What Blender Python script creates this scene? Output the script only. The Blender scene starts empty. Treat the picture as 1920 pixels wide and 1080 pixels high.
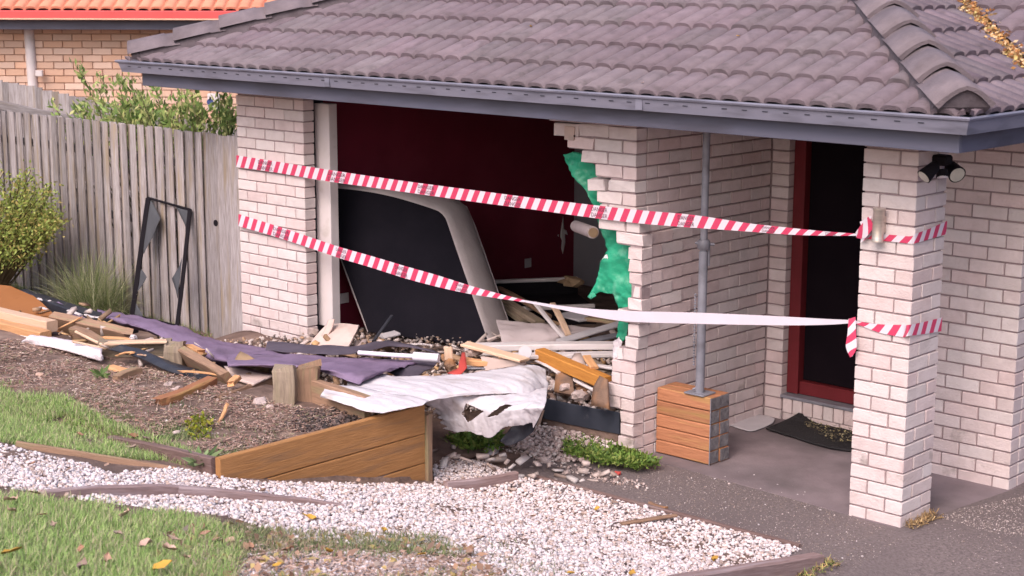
import bpy, bmesh, math, random
import numpy as np
from mathutils import Vector, Matrix, noise, Euler
R = random.Random(7)
NR = np.random.default_rng(11)
scene = bpy.context.scene
col = scene.collection

# ------------------------------------------------------------------ camera
CAM = Vector((10.8096, -8.4371, 1.0987)); YAW, PITCH, ROLL, FOC = -0.7440, 0.1900, 0.0028, 3123.1
def cam_axes():
    cy, sy, cp, sp = math.cos(YAW), math.sin(YAW), math.cos(PITCH), math.sin(PITCH)
    f = Vector((sy*cp, cy*cp, -sp)); r = Vector((cy, -sy, 0)); u = r.cross(f)
    cr, sr = math.cos(ROLL), math.sin(ROLL)
    return cr*r + sr*u, -sr*r + cr*u, f
AR, AU, AF = cam_axes()
cd = bpy.data.cameras.new("camera"); cam = bpy.data.objects.new("camera", cd); col.objects.link(cam)
cam.matrix_world = Matrix(((AR.x, AU.x, -AF.x, CAM.x), (AR.y, AU.y, -AF.y, CAM.y), (AR.z, AU.z, -AF.z, CAM.z), (0, 0, 0, 1)))
cd.sensor_width = 36; cd.lens = FOC*36/1920; cd.clip_start = .05; cd.clip_end = 400
cd.dof.use_dof = True; cd.dof.focus_distance = 11.6; cd.dof.aperture_fstop = 5.0
scene.camera = cam

# ------------------------------------------------------------------ sky, sun, exposure
w = bpy.data.worlds.new("World"); scene.world = w; w.use_nodes = True
SUN_EL, SUN_AZ = math.radians(46), math.radians(163)     # azimuth clockwise from +Y: light comes from the street, left of the camera
nt = w.node_tree; bg = nt.nodes["Background"]
sky = nt.nodes.new("ShaderNodeTexSky"); sky.sky_type = 'NISHITA'; sky.sun_disc = False
sky.sun_elevation = SUN_EL; sky.sun_rotation = SUN_AZ; sky.air_density = 1.0; sky.dust_density = 4.0; sky.ozone_density = 0.6
nt.links.new(sky.outputs[0], bg.inputs[0]); bg.inputs[1].default_value = 0.15
sd = bpy.data.lights.new("sun", 'SUN'); sd.energy = 1.0; sd.angle = math.radians(35); sd.color = (1.0, .90, .91)
sun = bpy.data.objects.new("sun", sd); col.objects.link(sun)
sdir = Vector((math.sin(SUN_AZ)*math.cos(SUN_EL), math.cos(SUN_AZ)*math.cos(SUN_EL), math.sin(SUN_EL)))
sun.rotation_euler = sdir.to_track_quat('Z', 'Y').to_euler(); sun.location = (0, -6, 12)
vs = scene.view_settings; vs.view_transform = 'Standard'; vs.look = 'None'; vs.gamma = 1; vs.use_curve_mapping = False
vs.exposure = 0.78

# ------------------------------------------------------------------ where a sight line meets a plane or the ground
def ray(px, py): return AF + (px-960)/FOC*AR - (py-540)/FOC*AU
def onZ(px, py, Z): d = ray(px, py); return CAM + d*((Z-CAM.z)/d.z)
def onY(px, py, Y): d = ray(px, py); return CAM + d*((Y-CAM.y)/d.y)
def onX(px, py, X): d = ray(px, py); return CAM + d*((X-CAM.x)/d.x)
def onD(px, py, D): return CAM + ray(px, py)*D
def sm(a, b, x): t = min(1, max(0, (x-a)/(b-a))); return t*t*(3-2*t)
def gz(X, Y):
    base = -2.135 - (.235*(Y+1.2) if Y < -1.2 else 0)
    if Y > -1.2 and X < 3.6: base = -2.135 + .10*sm(3.6, 0, X)
    if X > 6.2: base -= .06*sm(6.2, 6.5, X)*sm(.2, -.6, Y)
    # raised garden bed behind the plank wall
    bed = -1.665 + .03*math.sin(X*2.1)*math.cos(Y*1.7)
    k = sm(3.50, 3.44, X)*sm(-2.95, -2.88, Y)*sm(-1.42, -1.56, Y)
    kl = sm(3.50, 3.44, X)*sm(-3.6 if X < 1.9 else -2.95, -2.88, Y)*sm(-1.42, -1.56, Y)
    z = base*(1-kl) + max(bed, base if X < 1.9 else -9)*kl
    if X < -.4 and Y > -1.6: z = max(z, -1.98)
    return z
def G(px, py, dz=0):
    d = ray(px, py); t0 = 4.0; p = None
    t = t0
    while t < 40:
        q = CAM + d*t
        if q.z < gz(q.x, q.y) + dz: break
        t += .05
    a, b = t-.05, t
    for _ in range(14):
        m = (a+b)/2; q = CAM + d*m
        if q.z < gz(q.x, q.y) + dz: b = m
        else: a = m
    return CAM + d*b

# ------------------------------------------------------------------ materials
def mat(name, c1, c2=None, scale=6, rough=.8, detail=4, stretch=None, bump=.0, bscale=40, rnd=.0, coord='Object', spec=.3, c3=None, s3=2.0, t3=(.45, .65), metal=0, hue=.0, seed=0):
    m = bpy.data.materials.new(name); m.use_nodes = True; n = m.node_tree; L = n.links; b = n.nodes["Principled BSDF"]
    b.inputs["Roughness"].default_value = rough; b.inputs["Metallic"].default_value = metal
    b.inputs["Specular IOR Level"].default_value = spec
    tc = n.nodes.new("ShaderNodeTexCoord"); out = tc.outputs[coord]
    oi = n.nodes.new("ShaderNodeObjectInfo")
    ad = n.nodes.new("ShaderNodeVectorMath"); ad.operation = 'ADD'; L.new(out, ad.inputs[0])
    sc = n.nodes.new("ShaderNodeVectorMath"); sc.operation = 'SCALE'; sc.inputs[0].default_value = (37, 11, 23); L.new(oi.outputs["Random"], sc.inputs["Scale"])
    L.new(sc.outputs[0], ad.inputs[1]); v = ad.outputs[0]
    if stretch:
        mp = n.nodes.new("ShaderNodeMapping"); mp.inputs["Scale"].default_value = stretch; L.new(v, mp.inputs[0]); v = mp.outputs[0]
    nz = n.nodes.new("ShaderNodeTexNoise"); nz.inputs["Scale"].default_value = scale; nz.inputs["Detail"].default_value = detail; nz.inputs["Roughness"].default_value = .62
    L.new(v, nz.inputs["Vector"])
    rp = n.nodes.new("ShaderNodeMapRange"); rp.inputs[1].default_value = .32; rp.inputs[2].default_value = .68; L.new(nz.outputs[0], rp.inputs[0])
    mx = n.nodes.new("ShaderNodeMix"); mx.data_type = 'RGBA'; mx.inputs[6].default_value = (*c1, 1); mx.inputs[7].default_value = (*(c2 or c1), 1)
    L.new(rp.outputs[0], mx.inputs[0]); c = mx.outputs[2]
    if c3:
        n3 = n.nodes.new("ShaderNodeTexNoise"); n3.inputs["Scale"].default_value = s3; n3.inputs["Detail"].default_value = 5; L.new(v, n3.inputs["Vector"])
        r3 = n.nodes.new("ShaderNodeMapRange"); r3.inputs[1].default_value = t3[0]; r3.inputs[2].default_value = t3[1]; L.new(n3.outputs[0], r3.inputs[0])
        m3 = n.nodes.new("ShaderNodeMix"); m3.data_type = 'RGBA'; L.new(r3.outputs[0], m3.inputs[0]); L.new(c, m3.inputs[6]); m3.inputs[7].default_value = (*c3, 1); c = m3.outputs[2]
    if rnd or hue:
        hs = n.nodes.new("ShaderNodeHueSaturation"); L.new(c, hs.inputs["Color"])
        r1 = n.nodes.new("ShaderNodeMapRange"); r1.inputs[3].default_value = 1-rnd; r1.inputs[4].default_value = 1+rnd; L.new(oi.outputs["Random"], r1.inputs[0]); L.new(r1.outputs[0], hs.inputs["Value"])
        if hue:
            mm = n.nodes.new("ShaderNodeMath"); mm.operation = 'MULTIPLY'; mm.inputs[1].default_value = 7.31; L.new(oi.outputs["Random"], mm.inputs[0])
            fr = n.nodes.new("ShaderNodeMath"); fr.operation = 'FRACT'; L.new(mm.outputs[0], fr.inputs[0])
            r2 = n.nodes.new("ShaderNodeMapRange"); r2.inputs[3].default_value = 1-hue; r2.inputs[4].default_value = 1+hue; L.new(fr.outputs[0], r2.inputs[0]); L.new(r2.outputs[0], hs.inputs["Saturation"])
        c = hs.outputs[0]
    L.new(c, b.inputs["Base Color"])
    if bump:
        nb = n.nodes.new("ShaderNodeTexNoise"); nb.inputs["Scale"].default_value = bscale; nb.inputs["Detail"].default_value = 3; L.new(v, nb.inputs["Vector"])
        bp = n.nodes.new("ShaderNodeBump"); bp.inputs["Strength"].default_value = bump; bp.inputs["Distance"].default_value = .01; L.new(nb.outputs[0], bp.inputs["Height"]); L.new(bp.outputs[0], b.inputs["Normal"])
    return m
def wood(name, c1, c2, rough=.75, rnd=.12, c3=None, s3=3, t3=(.5, .7), bump=.35):
    return mat(name, c1, c2, scale=5, rough=rough, detail=6, stretch=(1.3, 14, 14), bump=bump, bscale=9, rnd=rnd, coord='UV', c3=c3, s3=s3, t3=t3)
def attr_mat(name, rough=.7, trans=.0, spec=.2):
    m = bpy.data.materials.new(name); m.use_nodes = True; n = m.node_tree; b = n.nodes["Principled BSDF"]
    a = n.nodes.new("ShaderNodeAttribute"); a.attribute_name = "tint"; n.links.new(a.outputs["Color"], b.inputs["Base Color"])
    b.inputs["Roughness"].default_value = rough; b.inputs["Specular IOR Level"].default_value = spec
    if trans:
        tr = n.nodes.new("ShaderNodeBsdfTranslucent"); n.links.new(a.outputs["Color"], tr.inputs["Color"])
        ms = n.nodes.new("ShaderNodeMixShader"); ms.inputs[0].default_value = trans
        n.links.new(b.outputs[0], ms.inputs[1]); n.links.new(tr.outputs[0], ms.inputs[2]); n.links.new(ms.outputs[0], n.nodes["Material Output"].inputs[0])
    return m

M = {}
M['brick'] = mat('pale_brick', (.70, .58, .58), (.62, .505, .50), scale=9, rough=.85, bump=.4, bscale=70, rnd=.07, hue=.25, c3=(.55, .44, .44), s3=5, t3=(.58, .8))
M['brick_dirty'] = mat('stained_brick', (.68, .56, .56), (.59, .475, .465), scale=9, rough=.88, bump=.5, bscale=70, rnd=.07, c3=(.25, .20, .18), s3=7, t3=(.58, .74))
M['mortar'] = mat('mortar', (.38, .29, .295), (.29, .215, .225), scale=20, rough=.95, bump=.4)
M['tile'] = mat('concrete_tile', (.205, .158, .182), (.155, .118, .138), scale=7, rough=.75, bump=.6, bscale=120, rnd=.13, c3=(.115, .09, .10), s3=9, t3=(.55, .75), hue=.15)
M['cap'] = mat('cap_tile', (.205, .162, .18), (.155, .123, .137), scale=8, rough=.78, bump=.6, bscale=120, rnd=.08, c3=(.13, .10, .11), s3=5, t3=(.55, .75))
M['bedding'] = mat('roof_mortar', (.13, .105, .12), (.09, .07, .08), scale=14, rough=.95, bump=.6)
M['fascia'] = mat('blue_grey_paint', (.105, .105, .155), (.125, .12, .165), scale=3, rough=.5, c3=(.085, .08, .11), s3=2.5, stretch=(.6, 1, 3))
M['gutter'] = mat('gutter_paint', (.175, .17, .225), (.20, .19, .245), scale=4, rough=.42, spec=.5, c3=(.12, .115, .15), s3=3, t3=(.5, .72), stretch=(1, 1, 6))
M['white'] = mat('white_paint', (.68, .60, .615), (.62, .55, .55), scale=5, rough=.6, c3=(.5, .44, .42), s3=6, t3=(.62, .8))
M['plaster'] = mat('pink_white_plasterboard', (.64, .49, .45), (.56, .42, .38), scale=8, rough=.9, bump=.2, c3=(.42, .33, .30), s3=4, t3=(.55, .75))
M['red_wall'] = mat('dark_red_paint', (.18, .014, .034), (.15, .012, .029), scale=2, rough=.75, c3=(.20, .024, .045), s3=1.6, t3=(.5, .75))
M['grey_wall'] = mat('grey_paint', (.27, .25, .28), (.24, .22, .25), scale=2, rough=.8)
M['ceiling'] = mat('ceiling_paint', (.5, .48, .48), rough=.9)
M['dark'] = mat('dark_wrap', (.022, .022, .035), (.03, .028, .04), scale=8, rough=.5, bump=.2)
M['red_frame'] = mat('red_door_paint', (.17, .022, .028), (.14, .018, .022), scale=6, rough=.4)
M['screen'] = mat('black_screen', (.008, .005, .008), (.011, .007, .010), scale=3, rough=.8, spec=.06)
M['green'] = mat('green_wrap', (.025, .33, .185), (.018, .23, .13), scale=7, rough=.38, bump=.5, bscale=30, c3=(.15, .42, .29), s3=11, t3=(.56, .8))
M['fence'] = wood('weathered_paling', (.385, .34, .35), (.21, .175, .175), rnd=.27, c3=(.26, .20, .15), s3=1.2, t3=(.5, .7))
M['sleeper'] = wood('treated_sleeper', (.44, .215, .085), (.34, .16, .06), rnd=.07, c3=(.27, .145, .075), s3=2.0, t3=(.52, .75))
M['old_wood'] = wood('weathered_sleeper', (.36, .215, .145), (.23, .14, .095), rnd=.12, c3=(.28, .23, .13), s3=1.4)
M['edge_wood'] = wood('dark_edging', (.20, .125, .115), (.12, .075, .07), rnd=.1, c3=(.26, .19, .18), s3=1.5)
M['edge_light'] = wood('mauve_edging', (.36, .25, .245), (.24, .155, .145), rnd=.1, c3=(.42, .32, .33), s3=1.5)
M['grey_wood'] = wood('grey_post', (.34, .26, .20), (.20, .15, .115), rnd=.1, c3=(.27, .215, .145), s3=1.6)
M['pine'] = wood('fresh_pine', (.68, .37, .19), (.56, .28, .13), rnd=.1)
M['pale_pine'] = wood('pale_pine', (.72, .50, .37), (.64, .42, .29), rnd=.1)
M['orange_pine'] = wood('orange_pine', (.58, .25, .055), (.44, .17, .035), rnd=.06)
M['ply'] = wood('orange_plywood', (.43, .17, .055), (.33, .12, .04), rnd=.04, bump=.15)
M['block'] = wood('hardwood_block', (.46, .20, .105), (.33, .135, .07), rnd=.16, c3=(.40, .22, .09), s3=1.5)
M['end_grain'] = mat('end_grain', (.24, .22, .23), (.10, .09, .10), scale=22, rough=.9, bump=.8, bscale=45, rnd=.15, detail=6)
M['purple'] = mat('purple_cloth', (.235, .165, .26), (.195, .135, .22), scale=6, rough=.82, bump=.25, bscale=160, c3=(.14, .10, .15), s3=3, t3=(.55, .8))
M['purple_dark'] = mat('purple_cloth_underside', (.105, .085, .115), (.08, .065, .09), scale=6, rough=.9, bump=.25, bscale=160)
M['sheet'] = mat('white_sheet', (.66, .61, .65), (.58, .53, .57), scale=3, rough=.85, bump=.35, bscale=45, c3=(.42, .34, .32), s3=5, t3=(.57, .80))
M['linen'] = mat('mauve_linen', (.52, .43, .44), (.45, .37, .38), scale=4, rough=.9, bump=.3, bscale=30)
M['mattress_side'] = mat('mattress_side', (.56, .49, .50), (.49, .42, .43), scale=6, rough=.9, bump=.3, bscale=60)
M['mattress_base'] = mat('black_base_cloth', (.016, .014, .020), (.012, .011, .016), scale=4, rough=.95, spec=.05, bump=.1, bscale=90)
M['rubber'] = mat('black_plastic', (.024, .024, .034), (.04, .04, .052), scale=7, rough=.5, bump=.3)
M['membrane'] = mat('damp_membrane', (.032, .036, .052), (.05, .055, .075), scale=6, rough=.5, c3=(.20, .19, .21), s3=7, t3=(.63, .8))
M['foam'] = mat('white_foam', (.74, .66, .70), (.64, .56, .59), scale=14, rough=.9, bump=1.0, bscale=55)
M['pipe'] = mat('white_pipe', (.80, .74, .82), (.74, .68, .76), scale=4, rough=.4)
M['steel'] = mat('grey_steel', (.30, .29, .34), (.22, .215, .25), scale=9, rough=.45, metal=.25, c3=(.17, .15, .17), s3=6, t3=(.55, .8))
M['chrome'] = mat('brushed_steel', (.60, .50, .45), (.46, .39, .35), scale=5, rough=.28, metal=.6, stretch=(1, 1, 8))
M['black'] = mat('black_plastic_case', (.011, .009, .012), (.016, .013, .016), scale=5, rough=.6, spec=.06)
M['glass'] = mat('lamp_glass', (.62, .58, .50), (.45, .42, .36), scale=8, rough=.12, spec=.8)
M['slab'] = mat('concrete_slab', (.255, .20, .215), (.195, .15, .162), scale=4, rough=.9, bump=.3, bscale=60, c3=(.125, .10, .105), s3=1.6, t3=(.45, .68))
M['path'] = mat('aggregate_path', (.225, .178, .178), (.12, .094, .095), scale=55, rough=.92, bump=.9, bscale=70, detail=3, c3=(.15, .118, .12), s3=1.3, t3=(.4, .7))
M['mat_white'] = mat('grey_paper', (.55, .50, .53), (.48, .44, .47), rough=.8)
M['doormat'] = mat('black_rubber_mat', (.016, .014, .016), (.03, .027, .03), scale=60, rough=.85, bump=.8, bscale=90)
M['soil'] = mat('garden_soil', (.20, .13, .108), (.115, .075, .063), scale=9, rough=.97, bump=1.0, bscale=30, detail=7, c3=(.29, .20, .165), s3=4, t3=(.5, .7))
M['nbrick'] = mat('blonde_brick', (.72, .475, .37), (.65, .42, .32), scale=5, rough=.85, bump=.2, bscale=50, rnd=.10, hue=.15)
M['nmortar'] = mat('blonde_mortar', (.56, .365, .285), (.50, .32, .25), rough=.95)
M['ntile'] = mat('terracotta_tile', (.68, .29, .19), (.58, .23, .15), scale=5, rough=.75, rnd=.08)
M['ngutter'] = mat('red_gutter', (.66, .10, .10), (.58, .085, .085), scale=3, rough=.4)
M['cloth_red'] = mat('red_plastic', (.55, .08, .07), (.42, .06, .05), rough=.5)
M['cardboard'] = mat('cardboard', (.36, .24, .15), (.29, .19, .115), scale=7, rough=.9)
M['clay'] = mat('brown_clay', (.24, .15, .11), (.16, .10, .075), scale=9, rough=.9, bump=.8, bscale=30, c3=(.35, .17, .08), s3=4)
M['rock'] = mat('broken_brick', (.58, .46, .44), (.42, .32, .30), scale=11, rough=.92, bump=.8, bscale=40, rnd=.15, c3=(.30, .22, .19), s3=6)
M['rubble'] = attr_mat('rubble', .92)
M['pebble'] = attr_mat('white_pebble', .7, spec=.25)
M['blade'] = attr_mat('grass_blade', .55, .28)
M['leaf'] = attr_mat('leaf', .5, .25)
M['dry'] = attr_mat('dry_litter', .9, .1)
M['fallen'] = mat('fallen_leaf', (.42, .25, .18), (.31, .18, .13), scale=12, rough=.7, rnd=.25, hue=.3)
M['fallen_pink'] = mat('pale_fallen_leaf', (.58, .40, .34), (.46, .29, .22), scale=12, rough=.8, rnd=.15)
M['fallen_yellow'] = mat('yellow_fallen_leaf', (.60, .36, .06), (.45, .24, .05), scale=12, rough=.7, rnd=.15)
M['tape_white'] = mat('tape_white', (.66, .585, .66), (.62, .55, .62), rough=.45)
M['ink'] = mat('tape_ink', (.16, .06, .10), rough=.6)
M['mesh_cloth'] = mat('torn_fly_mesh', (.060, .060, .070), (.075, .075, .085), rough=.8)
M['weed_stem'] = mat('stem', (.11, .085, .045), (.08, .06, .03), rough=.9)
M['gmetal'] = mat('garage_blue', (.05, .07, .20), rough=.5)
# red/white diagonal print on the barrier tape (UV: metres along, metres across)
def tape_mat():
    m = bpy.data.materials.new('striped_tape'); m.use_nodes = True; n = m.node_tree; L = n.links; b = n.nodes["Principled BSDF"]
    uv = n.nodes.new("ShaderNodeTexCoord"); sp = n.nodes.new("ShaderNodeSeparateXYZ"); L.new(uv.outputs["UV"], sp.inputs[0])
    a = n.nodes.new("ShaderNodeMath"); a.operation = 'MULTIPLY_ADD'; a.inputs[1].default_value = -.55; L.new(sp.outputs[1], a.inputs[0]); L.new(sp.outputs[0], a.inputs[2])
    d = n.nodes.new("ShaderNodeMath"); d.operation = 'DIVIDE'; d.inputs[1].default_value = .104; L.new(a.outputs[0], d.inputs[0])
    f = n.nodes.new("ShaderNodeMath"); f.operation = 'FRACT'; L.new(d.outputs[0], f.inputs[0])
    g = n.nodes.new("ShaderNodeMath"); g.operation = 'GREATER_THAN'; g.inputs[1].default_value = .5; L.new(f.outputs[0], g.inputs[0])
    x = n.nodes.new("ShaderNodeMix"); x.data_type = 'RGBA'; x.inputs[6].default_value = (.70, .62, .69, 1); x.inputs[7].default_value = (.60, .050, .125, 1)
    L.new(g.outputs[0], x.inputs[0]); L.new(x.outputs[2], b.inputs["Base Color"]); b.inputs["Roughness"].default_value = .42
    return m
M['tape'] = tape_mat()

# ------------------------------------------------------------------ object helpers
WL = {}
def wl(o): return WL.get(o.name, Vector((0, 0, 0)))
def tag(o, label=None, cat=None, group=None, kind=None):
    if label: o['label'] = label
    if cat: o['category'] = cat
    if group: o['group'] = group
    if kind: o['kind'] = kind
    return o
def link(o, parent, loc):
    col.objects.link(o); loc = Vector(loc)
    if parent: o.parent = parent; o.location = loc - wl(parent)
    else: o.location = loc
    WL[o.name] = loc.copy(); return o
def thing(name, label, cat, loc=(0, 0, 0), group=None):
    o = bpy.data.objects.new(name, None); o.empty_display_size = .1; link(o, None, loc); return tag(o, label, cat, group)
def part(name, parent=None, loc=(0, 0, 0)):
    o = bpy.data.objects.new(name, None); o.empty_display_size = .05; return link(o, parent, loc)
def mobj(name, verts, faces, m, parent=None, smooth=False, uv=None, loc=None, mats=None, fmat=None):
    vs_ = [Vector(v) for v in verts]
    if loc is None:
        n = max(1, len(vs_)); loc = Vector((sum(v.x for v in vs_)/n, sum(v.y for v in vs_)/n, min(v.z for v in vs_)))
    me = bpy.data.meshes.new(name); me.from_pydata([v-Vector(loc) for v in vs_], [], faces)
    for mm in (mats or [m]): me.materials.append(mm)
    if fmat: me.polygons.foreach_set('material_index', fmat)
    if smooth: me.polygons.foreach_set('use_smooth', [True]*len(me.polygons))
    if uv:
        l = me.uv_layers.new(name='UVMap'); idx = [0]*len(me.loops); me.loops.foreach_get('vertex_index', idx)
        l.data.foreach_set('uv', [c for i in idx for c in uv[i]])
    me.update()
    return link(bpy.data.objects.new(name, me), parent, loc)
BOXC = {}
def box_mesh(lx, ly, lz, m, bev=.003, name='box', irr=0, seed=0):
    key = (round(lx, 3), round(ly, 3), round(lz, 3), m.name, bev, irr, seed)
    if key in BOXC: return BOXC[key]
    bm = bmesh.new(); bmesh.ops.create_cube(bm, size=1)
    for v in bm.verts: v.co = Vector((v.co.x*lx, v.co.y*ly, v.co.z*lz))
    if bev: bmesh.ops.bevel(bm, geom=list(bm.edges), offset=bev, segments=1, affect='EDGES')
    if irr:
        rr = random.Random(seed+991)
        for v in bm.verts: v.co += Vector((rr.uniform(-irr, irr), rr.uniform(-irr, irr), rr.uniform(-irr, irr)))
    me = bpy.data.meshes.new(name); bm.to_mesh(me); bm.free(); me.materials.append(m); BOXC[key] = me; return me
def boxo(name, c, s, m, parent=None, bev=.003, rot=None, irr=0, seed=0):
    o = bpy.data.objects.new(name, box_mesh(*s, m, bev, name, irr, seed)); link(o, parent, c)
    if rot: o.rotation_euler = rot
    return o
def boxes(name, lst, m, parent=None):
    V, F = [], []
    for (x0, x1, y0, y1, z0, z1) in lst:
        b = len(V); V += [(x, y, z) for z in (z0, z1) for y in (y0, y1) for x in (x0, x1)]
        F += [(b, b+2, b+3, b+1), (b+4, b+5, b+7, b+6), (b, b+1, b+5, b+4), (b+2, b+6, b+7, b+3), (b, b+4, b+6, b+2), (b+1, b+3, b+7, b+5)]
    return mobj(name, V, F, m, parent)
def plank(name, p0, p1, w, t, m, parent=None, up=(0, 0, 1), jag=(0, 0), seg=5, warp=.004, roll=0, seed=None, bev=.006):
    """a board from p0 to p1 (centre line), w wide across, t thick along 'up'"""
    rr = random.Random(seed if seed is not None else (name+str(tuple(round(x, 2) for x in p0))))
    p0, p1 = Vector(p0), Vector(p1); ax = (p1-p0); L = ax.length; ax.normalize(); up = Vector(up)
    side = ax.cross(up).normalized(); up = side.cross(ax).normalized()
    if roll: q = Matrix.Rotation(roll, 3, ax); side = q @ side; up = q @ up
    b = min(bev, t*.3, w*.3); hw, ht = w/2, t/2
    sec = [(-hw+b, -ht), (hw-b, -ht), (hw, -ht+b), (hw, ht-b), (hw-b, ht), (-hw+b, ht), (-hw, ht-b), (-hw, -ht+b)]
    V, F, UV = [], [], []; wx, wy = rr.uniform(-warp, warp)*2, rr.uniform(-warp, warp)*2
    cum = [0]
    for k in range(8): a, c2 = sec[k], sec[(k+1) % 8]; cum.append(cum[-1]+math.hypot(a[0]-c2[0], a[1]-c2[1]))
    uo = rr.uniform(0, 50)
    for i in range(seg+1):
        f = i/seg; bow = math.sin(f*math.pi)
        for k, (a, c2) in enumerate(sec):
            l = f*L
            if i == 0 and jag[0]: l += rr.uniform(0, jag[0])
            if i == seg and jag[1]: l -= rr.uniform(0, jag[1])
            V.append(p0 + ax*l + side*(a+wx*bow+rr.uniform(-warp, warp)*.3) + up*(c2+wy*bow+rr.uniform(-warp, warp)*.3)); UV.append((uo+l, cum[k]))
    for i in range(seg):
        for k in range(8):
            a = i*8+k; c2 = i*8+(k+1) % 8; F.append((a, c2, c2+8, a+8))
    F.append(tuple(range(7, -1, -1))); F.append(tuple(seg*8+k for k in range(8)))
    return mobj(name, V, F, m, parent, uv=UV)
def sheet(name, outline, m, parent=None, sub=3, amp=.01, freq=3.0, th=.004, seed=0, smooth=True, edge=.0):
    """a torn or bent sheet: outline of 3-D points, filled, subdivided and creased"""
    bm = bmesh.new(); vs_ = [bm.verts.new(Vector(p)) for p in outline]; f = bm.faces.new(vs_)
    bm.normal_update(); nrm = f.normal.copy()
    bmesh.ops.triangulate(bm, faces=[f], quad_method='BEAUTY', ngon_method='BEAUTY')
    for _ in range(sub):
        bmesh.ops.subdivide_edges(bm, edges=list(bm.edges), cuts=1, use_grid_fill=True)
    off = Vector((seed*3.7, seed*1.3, seed*.7))
    for v in bm.verts:
        p = v.co*freq+off
        v.co += nrm*(amp*(noise.noise(p)+.5*noise.noise(p*2.3)+.25*noise.noise(p*5.1)))
        if edge and v.is_boundary: v.co += noise.noise_vector(p*4)*edge
    bm.normal_update()
    geom = bmesh.ops.solidify(bm, geom=list(bm.faces), thickness=th)
    V = [v.co.copy() for v in bm.verts]; bm.verts.index_update(); F = [[v.index for v in f.verts] for f in bm.faces]; bm.free()
    return mobj(name, V, F, m, parent, smooth=smooth)
def cr(p, t):
    n = len(p)-1; i = min(int(t*n), n-1); f = t*n-i
    a, b, c, d = p[max(i-1, 0)], p[i], p[i+1], p[min(i+2, n)]
    return b*1.0 + (c-a)*(.5*f) + (a*2-b*5+c*4-d)*(.5*f*f) + (b*3-a-c*3+d)*(.5*f**3)
def loft(name, rows, m, parent=None, nu=40, nv=20, amp=.01, freq=4, th=.004, seed=0, hole=None, stretch=(1, 1, 1)):
    """cloth through a grid of 3-D control points with wrinkle noise; hole(u, v) leaves torn gaps"""
    rows = [[Vector(p) for p in r] for r in rows]; V, F = [], []
    off = Vector((seed*5.1, seed*2.3, 0)); g = []
    for i in range(nu+1):
        u = i/nu; ctrl = [cr(r, u) for r in rows]; g.append([cr(ctrl, j/nv) for j in range(nv+1)])
    for i in range(nu+1):
        for j in range(nv+1):
            p = g[i][j]; a = g[min(i+1, nu)][j]-g[max(i-1, 0)][j]; b = g[i][min(j+1, nv)]-g[i][max(j-1, 0)]
            n = a.cross(b); n = n.normalized() if n.length > 1e-9 else Vector((0, 0, 1))
            q = Vector((p.x*stretch[0], p.y*stretch[1], p.z*stretch[2]))*freq+off
            rg = 1-abs(noise.noise(q)*1.6); V.append(p + n*amp*(rg-.5+.6*noise.noise(q*2.1)+.24*(1-2.2*abs(noise.noise(q*4.3)))+.10*(1-2.2*abs(noise.noise(q*8.7)))))
    for i in range(nu):
        for j in range(nv):
            if hole and hole((i+.5)/nu, (j+.5)/nv): continue
            a = i*(nv+1)+j; F.append((a, a+nv+1, a+nv+2, a+1))
    used = sorted({k for f in F for k in f}); mp = {k: i for i, k in enumerate(used)}
    V = [V[k] for k in used]; F = [tuple(mp[k] for k in f) for f in F]
    o = mobj(name, V, F, m, parent, smooth=True)
    md = o.modifiers.new('thickness', 'SOLIDIFY'); md.thickness = th; md.offset = 0
    return o
def tube(name, pts, r, m, parent=None, seg=10, smooth=True, rads=None):
    pts = [Vector(p) for p in pts]; V, F = [], []
    for i, p in enumerate(pts):
        t = (pts[min(i+1, len(pts)-1)]-pts[max(i-1, 0)]).normalized()
        a = t.cross(Vector((0, 0, 1)) if abs(t.z) < .9 else Vector((1, 0, 0))).normalized(); b = t.cross(a)
        rr = rads[i] if rads else r
        for k in range(seg):
            an = 2*math.pi*k/seg; V.append(p+a*(rr*math.cos(an))+b*(rr*math.sin(an)))
    for i in range(len(pts)-1):
        for k in range(seg):
            a = i*seg+k; b = i*seg+(k+1) % seg; F.append((a, b, b+seg, a+seg))
    n_ = len(V); V += V[:seg]+V[-seg:]
    F.append(tuple(range(n_+seg-1, n_-1, -1))); F.append(tuple(n_+seg+k for k in range(seg)))
    return mobj(name, V, F, m, parent, smooth=smooth)
def lump(name, c, s, m, parent=None, seed=0, sub=2, rough=.28, flat=False):
    bm = bmesh.new(); bmesh.ops.create_icosphere(bm, subdivisions=sub, radius=.5); rr = random.Random(seed)
    off = Vector((rr.uniform(-9, 9), rr.uniform(-9, 9), rr.uniform(-9, 9)))
    for v in bm.verts:
        d = v.co.normalized(); k = 1+rough*noise.cell(d*1.9+off)*1.2-rough*.4+rough*.5*noise.noise(d*2.5+off); q = v.co*k
        v.co = Vector((max(-.42, min(.42, q.x))*s[0], max(-.40, min(.42, q.y))*s[1], max(-.38, min(.4, q.z))*s[2]))
    rot = Euler((rr.uniform(-.3, .3), rr.uniform(-.3, .3), rr.uniform(0, 6.3))).to_matrix()
    V = [Vector(c)+rot @ v.co for v in bm.verts]; bm.verts.index_update(); F = [[v.index for v in f.verts] for f in bm.faces]; bm.free()
    return mobj(name, V, F, m, parent)
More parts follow.
